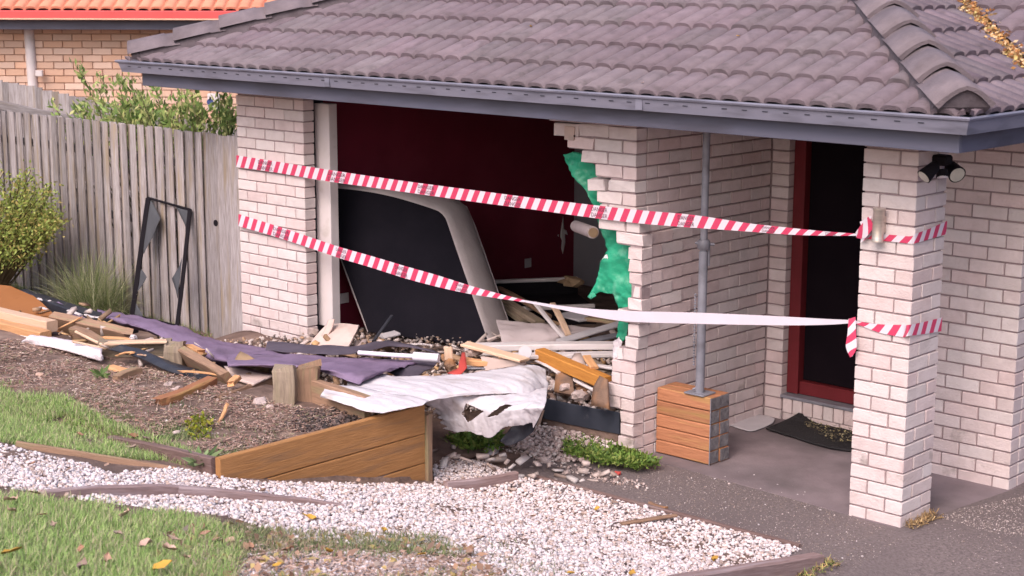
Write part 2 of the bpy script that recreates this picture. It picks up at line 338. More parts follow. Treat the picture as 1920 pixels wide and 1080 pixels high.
def bulk(name, V, F, C, m, parent=None, smooth=False, loc=(0, 0, 0)):
    """a joined mass: V (n,3), F (k,3|4) numpy, C per-vertex colour"""
    V = np.asarray(V, dtype=np.float32); F = np.asarray(F, dtype=np.int32); me = bpy.data.meshes.new(name)
    me.vertices.add(len(V)); me.vertices.foreach_set('co', (V-np.array(loc, dtype=np.float32)).ravel())
    k = F.shape[1]; me.loops.add(F.size); me.loops.foreach_set('vertex_index', F.ravel())
    me.polygons.add(len(F)); me.polygons.foreach_set('loop_start', np.arange(0, F.size, k, dtype=np.int32)); me.polygons.foreach_set('loop_total', np.full(len(F), k, dtype=np.int32))
    if C is not None:
        a = me.attributes.new('tint', 'FLOAT_COLOR', 'POINT'); cc = np.ones((len(V), 4), dtype=np.float32); cc[:, :3] = C; a.data.foreach_set('color', cc.ravel())
    me.materials.append(m); me.update(calc_edges=True); me.validate()
    if smooth: me.polygons.foreach_set('use_smooth', [True]*len(me.polygons))
    o = bpy.data.objects.new(name, me); link(o, parent, loc); return o
def inpoly(P, poly):
    x, y = P[:, 0], P[:, 1]; r = np.zeros(len(P), bool); n = len(poly)
    for i in range(n):
        x1, y1 = poly[i][0], poly[i][1]; x2, y2 = poly[(i+1) % n][0], poly[(i+1) % n][1]
        c = ((y1 > y) != (y2 > y)) & (x < (x2-x1)*(y-y1)/((y2-y1) if y2 != y1 else 1e-9)+x1); r ^= c
    return r
def scatter(pix, n, dz=0, world=None, patch=None):
    poly = world or [G(*p) for p in pix]; xs = [p[0] for p in poly]; ys = [p[1] for p in poly]
    P = np.stack([NR.uniform(min(xs), max(xs), n*6), NR.uniform(min(ys), max(ys), n*6)], 1)
    P = P[inpoly(P, poly)]
    if patch:
        sc_, th_ = patch; k = np.array([noise.noise(Vector((x*sc_, y*sc_, 4.2)))+.5*noise.noise(Vector((x*sc_*2.7, y*sc_*2.7, 1.2))) for x, y in P[:n*2]]); P = P[:n*2][k+NR.normal(0, .16, len(k)) > th_]
    P = P[:n]
    Z = np.array([gz(x, y) for x, y in P])+dz
    return np.column_stack([P, Z])
# ================================================================== GROUND
H = .086
def grid_ground():
    xs = np.concatenate([np.linspace(-45, -5, 21)[:-1], np.arange(-5, 9.5, .07), np.linspace(9.5, 45, 19)])
    ys = np.concatenate([np.linspace(-45, -6.5, 20)[:-1], np.arange(-6.5, 2.2, .07), np.linspace(2.2, 60, 25)])
    V = []; 
    for y in ys:
        for x in xs:
            z = gz(max(-6, min(x, 12)), max(-9, min(y, 3)))
            if -5 < x < 9 and -6 < y < 1.2 and not (x > 3.6 and y > -.95):
                z += .022*noise.noise(Vector((x*2.2, y*2.2, 0))) + .012*noise.noise(Vector((x*7, y*7, 3)))
            if x > 3.6 and y > -.95: z -= .012
            V.append((x, y, z))
    nx = len(xs); F = [(j*nx+i, j*nx+i+1, (j+1)*nx+i+1, (j+1)*nx+i) for j in range(len(ys)-1) for i in range(nx-1)]
    o = mobj('ground', V, F, M['soil'], smooth=True, loc=(0, 0, 0)); o['kind'] = 'structure'
grid_ground()
# porch slab, aggregate path and driveway: sheets with an edge, each a little above the one below
def slab_sheet(name, pts, z, m, th=.08, res=None):
    bm = bmesh.new(); f = bm.faces.new([bm.verts.new((p[0], p[1], z)) for p in pts])
    if res:
        bmesh.ops.triangulate(bm, faces=[f]); bmesh.ops.subdivide_edges(bm, edges=list(bm.edges), cuts=res, use_grid_fill=True)
        bmesh.ops.triangulate(bm, faces=list(bm.faces))
        for v in bm.verts: v.co.z = gz(v.co.x, v.co.y)+z
    g = bmesh.ops.extrude_face_region(bm, geom=list(bm.faces)); vv = [x for x in g['geom'] if isinstance(x, bmesh.types.BMVert)]
    bmesh.ops.translate(bm, verts=vv, vec=(0, 0, -th)); bmesh.ops.recalc_face_normals(bm, faces=list(bm.faces))
    V = [v.co.copy() for v in bm.verts]; bm.verts.index_update(); F = [[v.index for v in f.verts] for f in bm.faces]; bm.free()
    o = mobj(name, V, F, m); o['kind'] = 'structure'; return o
slab_sheet('porch_slab', [(4.0, .11), (4.6, .07), (5.2, .04), (6.13, -.02), (6.20, .35), (6.30, 1.15), (6.30, 3.0), (4.0, 3.0)], -2.131, M['slab'])
def grid_sheet(name, x0, x1, y0f, y1, m, dz, step=.12):
    xs = np.arange(x0, x1+.001, step); V, F = [], []; ny = 40
    for x in xs:
        for j in range(ny+1):
            y = y0f(x)+(y1-y0f(x))*j/ny; V.append((x, y, gz(x, y)+dz+.004*noise.noise(Vector((x*1.6, y*1.6, 1)))))
    for i in range(len(xs)-1):
        for j in range(ny): a = i*(ny+1)+j; F.append((a, a+ny+1, a+ny+2, a+1))
    o = mobj(name, V, F, m, smooth=True); o['kind'] = 'structure'; return o
grid_sheet('path', 3.62, 6.2, lambda x: -.98+.10*sm(3.9, 5.2, x), .16, M['path'], .0)
grid_sheet('driveway', 6.1, 12.0, lambda x: -7.0, 3.0, M['path'], .004, .2)

# ================================================================== THE HOUSE
house = thing('brick_house', 'damaged pale brick house with purplish grey tiled hip roof and its front wall knocked in', 'house', (0, 0, -2.13))
UX, UY = Vector((1, 0, 0)), Vector((0, 1, 0))
def bulge(z, y):
    """the wall end beside the hole was pushed sideways by the impact"""
    k = sm(-.42, -.66, z)*(1-.75*sm(-1.05, -1.6, z))
    return .062*k*max(0, 1-max(0, y)/.9)
def brick(parent, x0, x1, k, y=0.0, axis='x', face=0, m='brick', chip=0, dx=0, rz=0):
    """one brick of course k; axis x: from x0 to x1 behind the plane y; axis y: from x0 to x1 along Y, outer face at x = face"""
    L = x1-x0; zc = -H*k+H/2
    me = box_mesh(L, .11, .076, M[m], .0035, 'brick', .0012 if not chip else .006, R.randrange(5) if not chip else R.randrange(40))
    o = bpy.data.objects.new('brick', me); j = lambda s: R.uniform(-s, s)
    if axis == 'x': c = (x0+L/2+dx, y+.055+j(.0022), zc+j(.0012))
    else: c = (face-.055+j(.0022)+dx, x0+L/2, zc+j(.0012)); 
    link(o, parent, c); o.rotation_euler = (j(.006), j(.004)+rz, j(.006)+(math.pi/2 if axis == 'y' else 0))
    return o
KS = range(-1, 26)
def dirty(k): return 'brick_dirty' if k >= 21 and R.random() < .6 else 'brick'
# --- left pier
pier = part('brick_pier', house)
strips = []
for k in KS:
    if k % 2: xs = [(0, .11), (.12, .35), (.36, .59), (.60, .83)]
    else: xs = [(0, .23), (.24, .47), (.48, .71), (.72, .83)]
    for a, b in xs: brick(pier, a, b, k, m=dirty(k))
boxes('mortar', [(.010, .820, .011, .100, -2.2, .17)], M['mortar'], pier)
# --- broken wall end beside the hole, and the porch side wall it turns into
wall = part('broken_wall', house); XB = 4.1315
left = {-1: 1030, 0: 1086, 1: 1063, 2: 1090, 3: 1116, 4: 1141, 5: 1119, 6: 1124, 7: 1123, 8: 1155, 9: 1178, 10: 1179, 11: 1179, 13: 1177, 14: 1158, 15: 1177, 16: 1172, 17: 1157, 18: 1148, 19: 1147, 20: 1138, 21: 1141, 22: 1163, 23: 1163, 24: 1160, 25: 1165}
mort = []
for k in KS:
    z = -H*k+H/2; d = bulge(z, 0)
    if k == 12:
        brick(wall, XB-.055, XB, k, m='brick', chip=1, dx=d-.01, rz=.12); mort.append((XB-.09+d, XB-.006+d, .01, .10, z-.043, z+.043)); continue
    px = left[k]; py = 540-FOC*0 if False else None
    # the left end read from the photograph at this course's height
    lo, hi = 2.8, 4.13
    for _ in range(24):
        mid = (lo+hi)/2; v = Vector((mid, 0, z))-CAM; q = 960+FOC*(v.dot(AR)/v.dot(AF))
        if q < px: lo = mid
        else: hi = mid
    xl = lo-d; edges = []; x = XB
    first = True
    while x-xl > .03:
        L = .11 if (first and k % 2) else .23; first = False
        x0 = x-L
        if x0 < xl+.02: x0 = xl
        if x-x0 > .025: brick(wall, x0, x, k, m=dirty(k) if k > 18 else 'brick', dx=d, chip=1 if x0 == xl else 0, rz=R.uniform(-.012, .012) if x0 == xl else 0)
        x = x0-.01
    mort.append((xl+.012+d, XB-.011+d, .011, .100, z-.0432, z+.0428))
boxes('mortar', mort, M['mortar'], wall)
# two loose bricks hanging at the torn edge
b = brick(wall, 3.42, 3.64, 0, m='brick', chip=1); b.location.z -= .006; b.rotation_euler.y = -.02
b = brick(wall, 3.735, 3.875, 4, m='brick', chip=1); b.location.y -= .012; b.location.z -= .008; b.rotation_euler = (.02, -.05, .06)
side = part('porch_side_wall', house); mort = []
YE = 1.549
for k in KS:
    z = -H*k+H/2
    y = .12 if k % 2 == 0 else 0.0     # courses turning the corner: header then stretchers
    bl = []
    if k % 2 == 0: pass
    # even courses: the front stretcher shows its 110 mm end at the corner; odd courses: a stretcher starts at the corner
    y = .12
    if k % 2: y = .12; bl = [(.12, .23)]; y = .24
    while y < YE-.02:
        y1 = min(y+.23, YE)
        if y1-y > .03: bl.append((y, y1))
        y = y1+.01
    for a, c2 in bl:
        d = bulge(z, (a+c2)/2); brick(side, a, c2, k, axis='y', face=XB, dx=d, m=dirty(k) if k > 21 else 'brick')
V, F = [], []
nz, ny = 40, 10
for i in range(nz+1):
    for j in range(ny+1):
        z = -2.2+(2.37)*i/nz; y = .02+(YE-.02)*j/ny; V.append((XB-.015+bulge(z, y), y, z))
for i in range(nz):
    for j in range(ny): a = i*(ny+1)+j; F.append((a, a+1, a+ny+2, a+ny+1))
mobj('mortar', V, F, M['mortar'], side)
# --- porch back wall: narrow return, reveal, sill courses
back = part('porch_back_wall', house)
for k in KS:
    o = brick(back, XB+.012, 4.285, k, y=YE)
boxes('mortar', [(XB-.05, 4.28, YE+.011, YE+.100, -2.2, .17)], M['mortar'], back)
x = 4.30
while x < 5.3:
    o = boxo('brick', (x+.038, YE+.06, -2.02), (.076, .12, .108), M['brick'], back, .003); x += .086
x = 4.30
while x < 5.3:
    o = boxo('brick', (x+.115, YE+.065, -2.118), (.23, .11, .076), M['brick'], back, .003); x += .24
boxes('mortar', [(4.29, 5.35, YE+.016, YE+.11, -2.2, -1.972)], M['mortar'], back)
boxo('door_sill', (4.80, YE+.075, -1.957), (1.04, .17, .024), M['steel'], back, .004)
# --- door: red frame round a dark screen door
door = part('front_door', house, (4.8, 1.68, -1.94))
boxo('door_frame', (4.285+.05, 1.655, -.9), (.094, .09, 2.08), M['red_frame'], door)
boxo('door_frame', (5.24, 1.655, -.9), (.094, .09, 2.08), M['red_frame'], door)
boxo('door_frame', (4.79, 1.655, .11), (.81, .09, .06), M['red_frame'], door)
boxo('bottom_rail', (4.79, 1.665, -1.893), (.81, .07, .095), M['red_frame'], door)
boxo('screen_panel', (4.79, 1.685, -.86), (.81, .02, 1.96), M['screen'], door)
# --- column
colm = part('brick_column', house); CX = 5.8042
for k in KS:
    e = k % 2 == 0; mm = dirty(k)
    if e:
        brick(colm, CX, CX+.23, k, m=mm); brick(colm, 0, .23, k, axis='y', face=CX+.35, m=dirty(k)); brick(colm, .24, .35, k, axis='y', face=CX+.35, m=mm); brick(colm, .12, .35, k, axis='y', face=CX+.11, m=mm)
    else:
        brick(colm, CX, CX+.11, k, m=mm); brick(colm, CX+.12, CX+.35, k, m=dirty(k)); brick(colm, .12, .35, k, axis='y', face=CX+.35, m=mm); brick(colm, .12, .35, k, axis='y', face=CX+.11, m=mm)
boxes('mortar', [(CX+.011, CX+.339, .011, .339, -2.2, .17)], M['mortar'], colm)
# --- wall beside the garage, set back behind the column
gw = part('garage_side_wall', house); YG, XG = 1.11, 6.285
for k in range(-1, 27):
    x = XG; xs = []
    first = True
    while x > 5.35:
        L = .11 if (first and k % 2) else .23; first = False; xs.append((x-L, x)); x -= L+.01
    for a, c2 in xs: brick(gw, a, c2, k, y=YG, m=dirty(k) if k > 21 else 'brick')
    y = YG+(.12 if k % 2 == 0 else .24)
    if k % 2: brick(gw, YG+.12, YG+.23, k, axis='y', face=XG)
    for _ in range(2): brick(gw, y, y+.23, k, axis='y', face=XG); y += .24
boxes('mortar', [(5.36, XG-.011, YG+.011, YG+.5, -2.4, .3)], M['mortar'], gw)
boxo('garage_door', (7.6, YG+.28, -1.1), (2.5, .05, 2.5), M['gmetal'], house, .005)
# --- inside: room shell
room = part('front_room', house, (2.3, 1.8, -1.9))
boxes('red_side_wall', [(.50, .62, .26, 3.50, -2.2, .24)], M['red_wall'], room)
boxes('grey_back_wall', [(.50, 4.02, 3.50, 3.62, -2.2, .24)], M['grey_wall'], room)
boxes('right_wall', [(3.90, 4.00, .26, 3.50, -2.2, .24)], M['grey_wall'], room)
boxes('room_ceiling', [(-.3, 6.6, .13, 3.7, .245, .27)], M['ceiling'], room)
boxes('floor', [(.2, 4.0, .02, 3.5, -2.3, -1.87)], M['soil'], room)
boxes('dark_cavity', [(.60, .77, .115, .26, -2.2, .24)], M['dark'], room)
boxo('window_jamb', (.862, .205, -.84), (.172, .085, 1.78), M['white'], room, .004)
plank('damp_strip', (3.30, .012, -1.925), (4.02, .012, -1.905), .15, .012, M['membrane'], room, up=(0, -1, 0), seg=6, warp=.004)
# solid core that closes the building behind the rooms
boxes('house_core', [(0.02, 3.6, 3.66, 9, -2.2, .2), (.0, .5, .12, 3.66, -2.2, .2), (4.33, 6.2, 1.74, 9, -2.2, .2), (3.62, 4.32, 3.66, 9, -2.2, .2)], M['mortar'], house)
# --- eaves: soffit, fascia, gutter
boxes('soffit', [(-.6, 6.6, -.43, .13, .158, .17), (6.16, 6.6, .13, 1.1, .158, .17), (4.0, 6.2, .13, 1.75, .158, .17), (-.6, 0, .13, 6, .158, .17)], M['ceiling'], house)
FZ = .148
boxo('fascia', (2.998, -.44, FZ+.10), (7.276, .02, .20), M['fascia'], house, .003)
boxo('fascia', (6.626, .09, FZ+.10), (.02, 1.036, .20), M['fascia'], house, .003)
boxo('fascia', (-.632, 2.8, FZ+.10), (.02, 6.46, .20), M['fascia'], house, .003)
boxo('fascia', (8.3, .60, FZ+.10), (3.3, .02, .20), M['fascia'], house, .003)
prof = [(-.004, .0), (.078, .004), (.092, .074), (.104, .080), (.108, .090), (.101, .099), (.090, .098), (.080, .082), (.066, .012), (-.004, .010)]
def gutter(name, path, outs, z0):
    """profile (outward, up) swept along a path with mitred corners"""
    V, F = [], []; n = len(prof)
    for p, o in zip(path, outs):
        for a, h_ in prof: V.append((p[0]+o[0]*a, p[1]+o[1]*a, z0+h_))
    for i in range(len(path)-1):
        for k in range(n): a = i*n+k; c2 = i*n+(k+1) % n; F.append((a, c2, c2+n, a+n))
    F.append(tuple(range(n))); F.append(tuple((len(path)-1)*n+k for k in range(n-1, -1, -1)))
    return mobj(name, V, F, M['gutter'], house)
gutter('gutter', [(-.645, 6, 0), (-.645, -.452, 0), (6.638, -.452, 0), (6.638, .588, 0), (9.6, .588, 0)], [(-1.9, 0), (-2.0, -1), (1, -1), (1, -1), (0, -1)], .252)
sl = []
for i in range(52): x = -.70+.14*i; sl.append((x, x+.035, -.5425, -.5385, .252+.050, .252+.055))
boxes('overflow_slots', sl, M['dark'], house)['kind'] = 'stuff'
for x in (1.72, 4.55): boxes('gutter_joiner', [(x, x+.05, -.5465, -.53, .262, .334)], M['gutter'], house)
# --- roof
PT = .39; CS = 1/math.sqrt(1+PT*PT)
roof = part('hip_roof', house, (2.95, 2.5, .3))
ZR = .326; GA = .335
def tile_mesh():
    """double-roll concrete tile, 300 wide, 400 long, lower edge lifted by the course below"""
    xs = [0, .004, .018, .045, .088, .116, .128, .137, .147, .153, .168, .196, .240, .268, .280, .289, .300]
    zs = [-.006, .008, .026, .033, .0325, .023, .000, -.012, -.002, .012, .026, .032, .0315, .022, -.002, -.018, -.006]
    zs = [z*.86 for z in zs]; bm = bmesh.new(); T = .026; rows = []
    for y, lift in ((0, .034), (.40, .004)):
        rows.append([bm.verts.new((x, y, z+lift)) for x, z in zip(xs, zs)])
    lowr = [bm.verts.new((x, .0, z+.034-T)) for x, z in zip(xs, zs)]
    for k in range(len(xs)-1):
        f = bm.faces.new((rows[0][k], rows[0][k+1], rows[1][k+1], rows[1][k])); f.smooth = True
        bm.faces.new((lowr[k], lowr[k+1], rows[0][k+1], rows[0][k]))
    return bm
tbm = tile_mesh(); tme = bpy.data.meshes.new('roof_tile'); tbm.to_mesh(tme); tme.materials.append(M['tile'])
def slope_tiles(adir, sdir, origin, a0, a1, ns, lo, hi, parent, joined_from=None, off=0, name='roof_tile'):
    """tiles over a roof slope; a runs along the eave, s is the horizontal distance upslope; lo/hi(s) clip at hips and valleys"""
    A, S = Vector(adir), Vector(sdir); up = (S*CS+Vector((0, 0, PT*CS))).normalized(); N = A.cross(up)
    V, F = [], []
    for r in range(ns):
        s0 = r*GA*CS; na = int(math.floor(a0/.3)); a = na*.3+off
        while a < a1:
            c0, c1 = lo(s0), hi(s0); ce0, ce1 = lo(s0+.4*CS), hi(s0+.4*CS)
            if a+.3 < min(c0, ce0) or a > max(c1, ce1): a += .3; continue
            base = Vector(origin)+A*a+S*s0+Vector((0, 0, PT*s0))
            me = tme; cut = a < max(c0, ce0) or a+.3 > min(c1, ce1)
            if cut:
                bm = tbm.copy()
                for fn, c_, ce_, sg in ((lo, c0, ce0, 1), (hi, c1, ce1, -1)):
                    p = Vector((c_-a, 0, 0)); q = Vector((ce_-a, .4, 0)); d = q-p; nn = Vector((d.y, -d.x, 0))*sg
                    bmesh.ops.bisect_plane(bm, geom=list(bm.verts)+list(bm.edges)+list(bm.faces), plane_co=p, plane_no=nn, clear_inner=True)
                if len(bm.faces) == 0: bm.free(); a += .3; continue
                me = bpy.data.meshes.new('roof_tile'); bm.to_mesh(me); bm.free(); me.materials.append(M['tile'])
            j = lambda s: R.uniform(-s, s)
            mw = Matrix((A, up, N)).transposed().to_4x4(); mw = mw @ Euler((j(.006), j(.006), j(.004))).to_matrix().to_4x4()
            if joined_from is not None and r >= joined_from:
                b0 = len(V); V += [base+mw.to_3x3() @ v.co for v in me.vertices]; F += [[b0+i for i in p.vertices] for p in me.polygons]
            else:
                o = bpy.data.objects.new(name, me); link(o, parent, base); o.rotation_euler = mw.to_euler()
            a += .3
    if V: mobj('upper_roof_tiles', V, F, M['tile'], parent, smooth=False)['kind'] = 'stuff'
XL, XR, YF = -.76, 6.70, -.505
slope_tiles((1, 0, 0), (0, 1, 0), (0, YF, ZR), XL, XR, 11, lambda s: XL+s, lambda s: XR-s, roof, joined_from=6, off=.05)
slope_tiles((0, 1, 0), (-1, 0, 0), (XR, 0, ZR), YF, 4.4, 10, lambda s: YF+s, lambda s: .55+s-.06, roof, joined_from=6, off=.02)
slope_tiles((1, 0, 0), (0, 1, 0), (0, .55, ZR), 3.3, 9.6, 9, lambda s: XR-s+.09, lambda s: 9.6, roof, joined_from=6, off=.11)
# underlay so no light comes through between tiles
apx = (XL+XR)/2; ad = apx-XL
def und(name, pts): mobj(name, [(x, y, z-.012) for x, y, z in pts], [tuple(range(len(pts)))], M['dark'], roof)
zz = lambda s: ZR+PT*s
und('underlay', [(XL, YF, zz(0)), (XR, YF, zz(0)), (apx, YF+ad, zz(ad))])
und('underlay', [(XR, YF, zz(0)), (XR, .55, zz(0)), (XR-3.4, .55+3.4, zz(3.4)), (apx, 9, zz(ad)), (apx, YF+ad, zz(ad))])
und('underlay', [(XL, 9, zz(0)), (XL, YF, zz(0)), (apx, YF+ad, zz(ad)), (apx, 9, zz(ad))])
und('underlay', [(XR, .55, zz(0)), (9.7, .55, zz(0)), (9.7, 5.0, zz(4.45)), (XR-4.45, 5.0, zz(4.45))])
# valley tray with its leaves
mobj('valley_tray', [(XR+.12, .52, zz(0)+.0), (XR-.12, .50, zz(0)+.02), (XR-3.6, .55+3.4, zz(3.45)+.02), (XR-3.35, .55+3.5, zz(3.45))], [(0, 1, 2, 3)], M['gutter'], roof)
# hip caps on a bed of mortar
def cap_mesh():
    bm = bmesh.new(); n = 8; L = .43; secs = []
    for y, sc, dz in ((0, 1.06, .012), (.30, 1.03, .006), (.31, 1.0, 0), (L, .97, -.012)):
        row = []
        for k in range(n+1):
            t = -1+2*k/n; x = .152*t*sc; z = .074*sc*(1-abs(t)**1.8)+dz-.022*abs(t); row.append(bm.verts.new((x, y, z)))
        secs.append(row)
    for i in range(3):
        for k in range(n): f = bm.faces.new((secs[i][k], secs[i][k+1], secs[i+1][k+1], secs[i+1][k])); f.smooth = True
    low = [bm.verts.new((v.co.x*.86, 0, v.co.z-.022)) for v in secs[0]]
    for k in range(n): bm.faces.new((low[k], low[k+1], secs[0][k+1], secs[0][k]))
    me = bpy.data.meshes.new('ridge_tile'); bm.to_mesh(me); bm.free(); me.materials.append(M['cap']); return me
cme = cap_mesh()
def hip(sx, start, n):
    d = Vector((sx, 1, PT)).normalized(); rt = d.cross(Vector((0, 0, 1))).normalized(); up = rt.cross(d)
    for i in range(n):
        o = bpy.data.objects.new('ridge_tile', cme); p = Vector(start)+d*(.05+i*.385)+up*.062; link(o, roof, p)
        j = lambda s: R.uniform(-s, s); o.rotation_euler = (Matrix((rt, d, up)).transposed() @ Euler((j(.01)-.028, j(.02), j(.015))).to_matrix()).to_euler()
    V = []; F = []; m = n*6
    for i in range(m+1):
        p = Vector(start)+d*(.14+i*n*.385/m)
        wdt = .150+.012*noise.noise(Vector((i*.9, sx, 0)))
        for x, z in ((-wdt, -.045), (-.128, .040), (0, .088), (.128, .040), (wdt, -.045)): V.append(p+rt*(x+.006*noise.noise(Vector((i*1.7, x*9, 2))))+up*(z+.004*noise.noise(Vector((i*2.3, x*7, 5)))))
    for i in range(m):
        for k in range(4): a = i*5+k; F.append((a, a+1, a+6, a+5))
    F.append((4, 3, 2, 1, 0)); mobj('mortar_bed', V, F, M['bedding'], roof)
def hip_end(sx, start):
    d = Vector((sx, 1, PT)).normalized(); rt = d.cross(Vector((0, 0, 1))).normalized(); up = rt.cross(d); V = []
    for y in (.072, .13):
        for k in range(9): t = -1+k/4; V.append(Vector(start)+d*y+rt*(.142*t)+up*(.058+.066*(1-abs(t)**1.8)-.03*abs(t)))
        for t in (1, .4, -.4, -1): V.append(Vector(start)+d*(y+.03)+rt*(.125*t)+up*(-.015))
    F = [tuple(range(12, -1, -1)), tuple(range(13, 26))]+[(k, (k+1) % 13, 13+(k+1) % 13, 13+k) for k in range(13)]
    mobj('mortar_end', V, F, M['bedding'], roof)
hip_end(-1, (XR, YF, ZR+.02)); hip_end(1, (XL, YF, ZR+.02))
hip(-1, (XR, YF, ZR+.02), 11); hip(1, (XL, YF, ZR+.02), 11)
# ================================================================== NEIGHBOUR'S HOUSE
nh = thing('brick_house', 'blonde brick house next door with orange tiled roof and red gutter, beyond the fence', 'house', onD(200, 52, 20.5)+Vector((0, 0, -3)))
u2 = Vector((AR.x, AR.y, 0)).normalized(); n2 = Vector((u2.y, -u2.x, 0))      # along the wall, and out of it towards the street
O2 = onD(0, 52, 20.5)
def nb(px, py, out=0, D=20.5): return onD(px, py, D)+n2*out
RZ = math.atan2(u2.y, u2.x)
def nbox(name, c, s, m, par, bev=.003): o = boxo(name, c, s, m, par, bev); o.rotation_euler = (0, 0, RZ); return o
nw = part('brick_wall', nh, O2)
zt = onD(200, 50, 20.5).z
for k in range(0, 19):
    x = -.9+(.12 if k % 2 else 0)
    while x < 3.3:
        if k < 13 or x < 1.0 or True:
            c2 = O2+u2*(x+.115); o = boxo('brick', (c2.x, c2.y, zt-.086*k-.043), (.23, .11, .076), M['nbrick'], nw, .004)
            o.rotation_euler = (R.uniform(-.01, .01), 0, RZ)
        x += .24
q = O2+u2*1.2-n2*.02; nbox('mortar', (q.x, q.y, zt-2.0), (4.5, .10, 4.3), M['nmortar'], nw)
q = O2+u2*1.2+n2*.42; g0 = onD(200, 37, 20.0).z
nbox('fascia', (q.x, q.y, zt+.045), (9, .03, .13), M['fascia'], nh)  # blue-grey colour stands in for the shadow on this fascia
q = O2+u2*1.2+n2*.20; nbox('soffit', (q.x, q.y, zt+.06), (9, .46, .02), M['ceiling'], nh)
q = O2+u2*1.2+n2*.50; nbox('gutter', (q.x, q.y, zt+.155), (9, .12, .11), M['ngutter'], nh, .012)
q = O2+u2*1.2+n2*.53; nbox('gutter_bead', (q.x, q.y, zt+.108), (9, .10, .018), M['nbrick'], nh, .004)
nr = part('tiled_roof', nh, O2)
tn = bpy.data.meshes.new('roof_tile'); tbm.to_mesh(tn); tn.materials.append(M['ntile'])
S2 = -n2; up2 = (S2*CS+Vector((0, 0, PT*CS))).normalized(); N2 = u2.cross(up2)
for r in range(6):
    for i in range(-4, 15):
        base = O2+u2*(i*.3+.02)+n2*.50+S2*(r*GA*CS)+Vector((0, 0, zt-O2.z+.20+PT*r*GA*CS))
        o = bpy.data.objects.new('roof_tile', tn); link(o, nr, base); o.rotation_euler = Matrix((u2, up2, N2)).transposed().to_euler()
a0 = O2-u2*3+n2*.5; a1 = O2+u2*5+n2*.5; hz = Vector((0, 0, zt-O2.z+.18))
mobj('underlay', [a0+hz, a1+hz, a1+hz+S2*4+Vector((0, 0, 4*PT)), a0+hz+S2*4+Vector((0, 0, 4*PT))], [(0, 1, 2, 3)], M['dark'], nr)
d0 = nb(56, 52, .06); tube('downpipe', [d0+Vector((0, 0, .1)), d0+u2*.01+Vector((0, 0, -.3)), d0+u2*.05+Vector((0, 0, -2.2))], .062, M['white'], nh, 12)
d1 = nb(76, 137, .05); nbox('meter_box', d1, (.085, .06, .075), M['white'], nh, .006)
vt = part('wall_vent', nh, nb(402, 190, .05)); o = nbox('vent_plate', nb(402, 190, .04), (.15, .05, .20), M['white'], vt, .01)
p = nb(396, 190, .075); tube('vent_opening', [p, p+n2*.02], .038, M['gmetal'], vt, 14)

# ================================================================== FENCES
fe = thing('paling_fence', 'weathered grey timber paling fence running left from the brick pier', 'fence', (-2, .03, -1.97))
x = -.012; i = 0
while x > -5.3:
    wd = R.uniform(.135, .155) if x > -.42 else R.uniform(.056, .082)
    vis = wd; back_ = (i % 2 == 1) and x < -.42
    xc = x-wd/2; z1 = -.262+.012*noise.noise(Vector((xc*3, 0, 0))); z0 = gz(xc, 0)-.03
    ww = wd+(.03 if back_ else .004); yy = .056 if back_ else .028
    plank('paling', (xc, yy+R.uniform(-.002, .002), z0), (xc+R.uniform(-.004, .004), yy, z1+R.uniform(-.008, .008)), ww, .013, M['fence'], fe, up=(0, -1, 0), seg=4, warp=.003, bev=.003)
    x -= wd; i += 1
for z in (-.55, -1.1, -1.7): plank('rail', (-5.3, .085, z), (-.02, .085, z), .07, .035, M['fence'], fe, up=(0, -1, 0))
kn = onY(405, 418, .018); tube('knot_hole', [kn, kn+Vector((0, -.006, 0))], .027, M['black'], fe, 12)
f2 = thing('paling_fence', 'second paling fence stepping downhill behind the first, in front of the blonde brick house', 'fence', (-4, 1.2, -2))
pa, pb = onD(-60, 138, 17), onD(470, 248, 17)
n = 34; dd = (pb-pa)
for i in range(n):
    f = (i+.5)/n; p = pa+dd*f; wd = dd.length/n
    z1 = p.z+R.uniform(-.01, .01); plank('paling', (p.x, p.y, -2.1), (p.x, p.y, z1), wd+(.02 if i % 2 else -.012), .014, M['fence'], f2, up=(n2.x, n2.y, 0), seg=3, warp=.003, bev=.003)
for dz in (-.25, -.9, -1.6):
    plank('rail', pa+Vector((0, 0, dz))+n2*.03, pb+Vector((0, 0, dz))+n2*.03, .09, .04, M['fence'], f2, up=(n2.x, n2.y, 0))

# ================================================================== PLANTS
def leaves_mass(name, centers, dirs, L, W, cols, parent, m='leaf', jit=.5, loc=(0, 0, 0)):
    """folded four-vertex leaves; centers (n,3), dirs (n,3)"""
    n = len(centers); D = dirs+NR.normal(0, jit, (n, 3)); D /= np.linalg.norm(D, axis=1)[:, None]
    S = np.cross(D, NR.normal(0, 1, (n, 3))); S /= np.linalg.norm(S, axis=1)[:, None]; U = np.cross(S, D)
    l = (L*NR.uniform(.6, 1.25, n))[:, None]; w_ = (W*NR.uniform(.7, 1.2, n))[:, None]
    V = np.stack([centers, centers+D*l*.5+S*w_*.5+U*w_*.12, centers+D*l, centers+D*l*.5-S*w_*.5+U*w_*.12], 1).reshape(-1, 3)
    F = np.arange(n*4).reshape(n, 4); c = np.asarray(cols)[NR.integers(0, len(cols), n)]*NR.uniform(.75, 1.2, (n, 1))
    return bulk(name, V, F, np.repeat(c, 4, 0), M[m], parent, loc=loc)
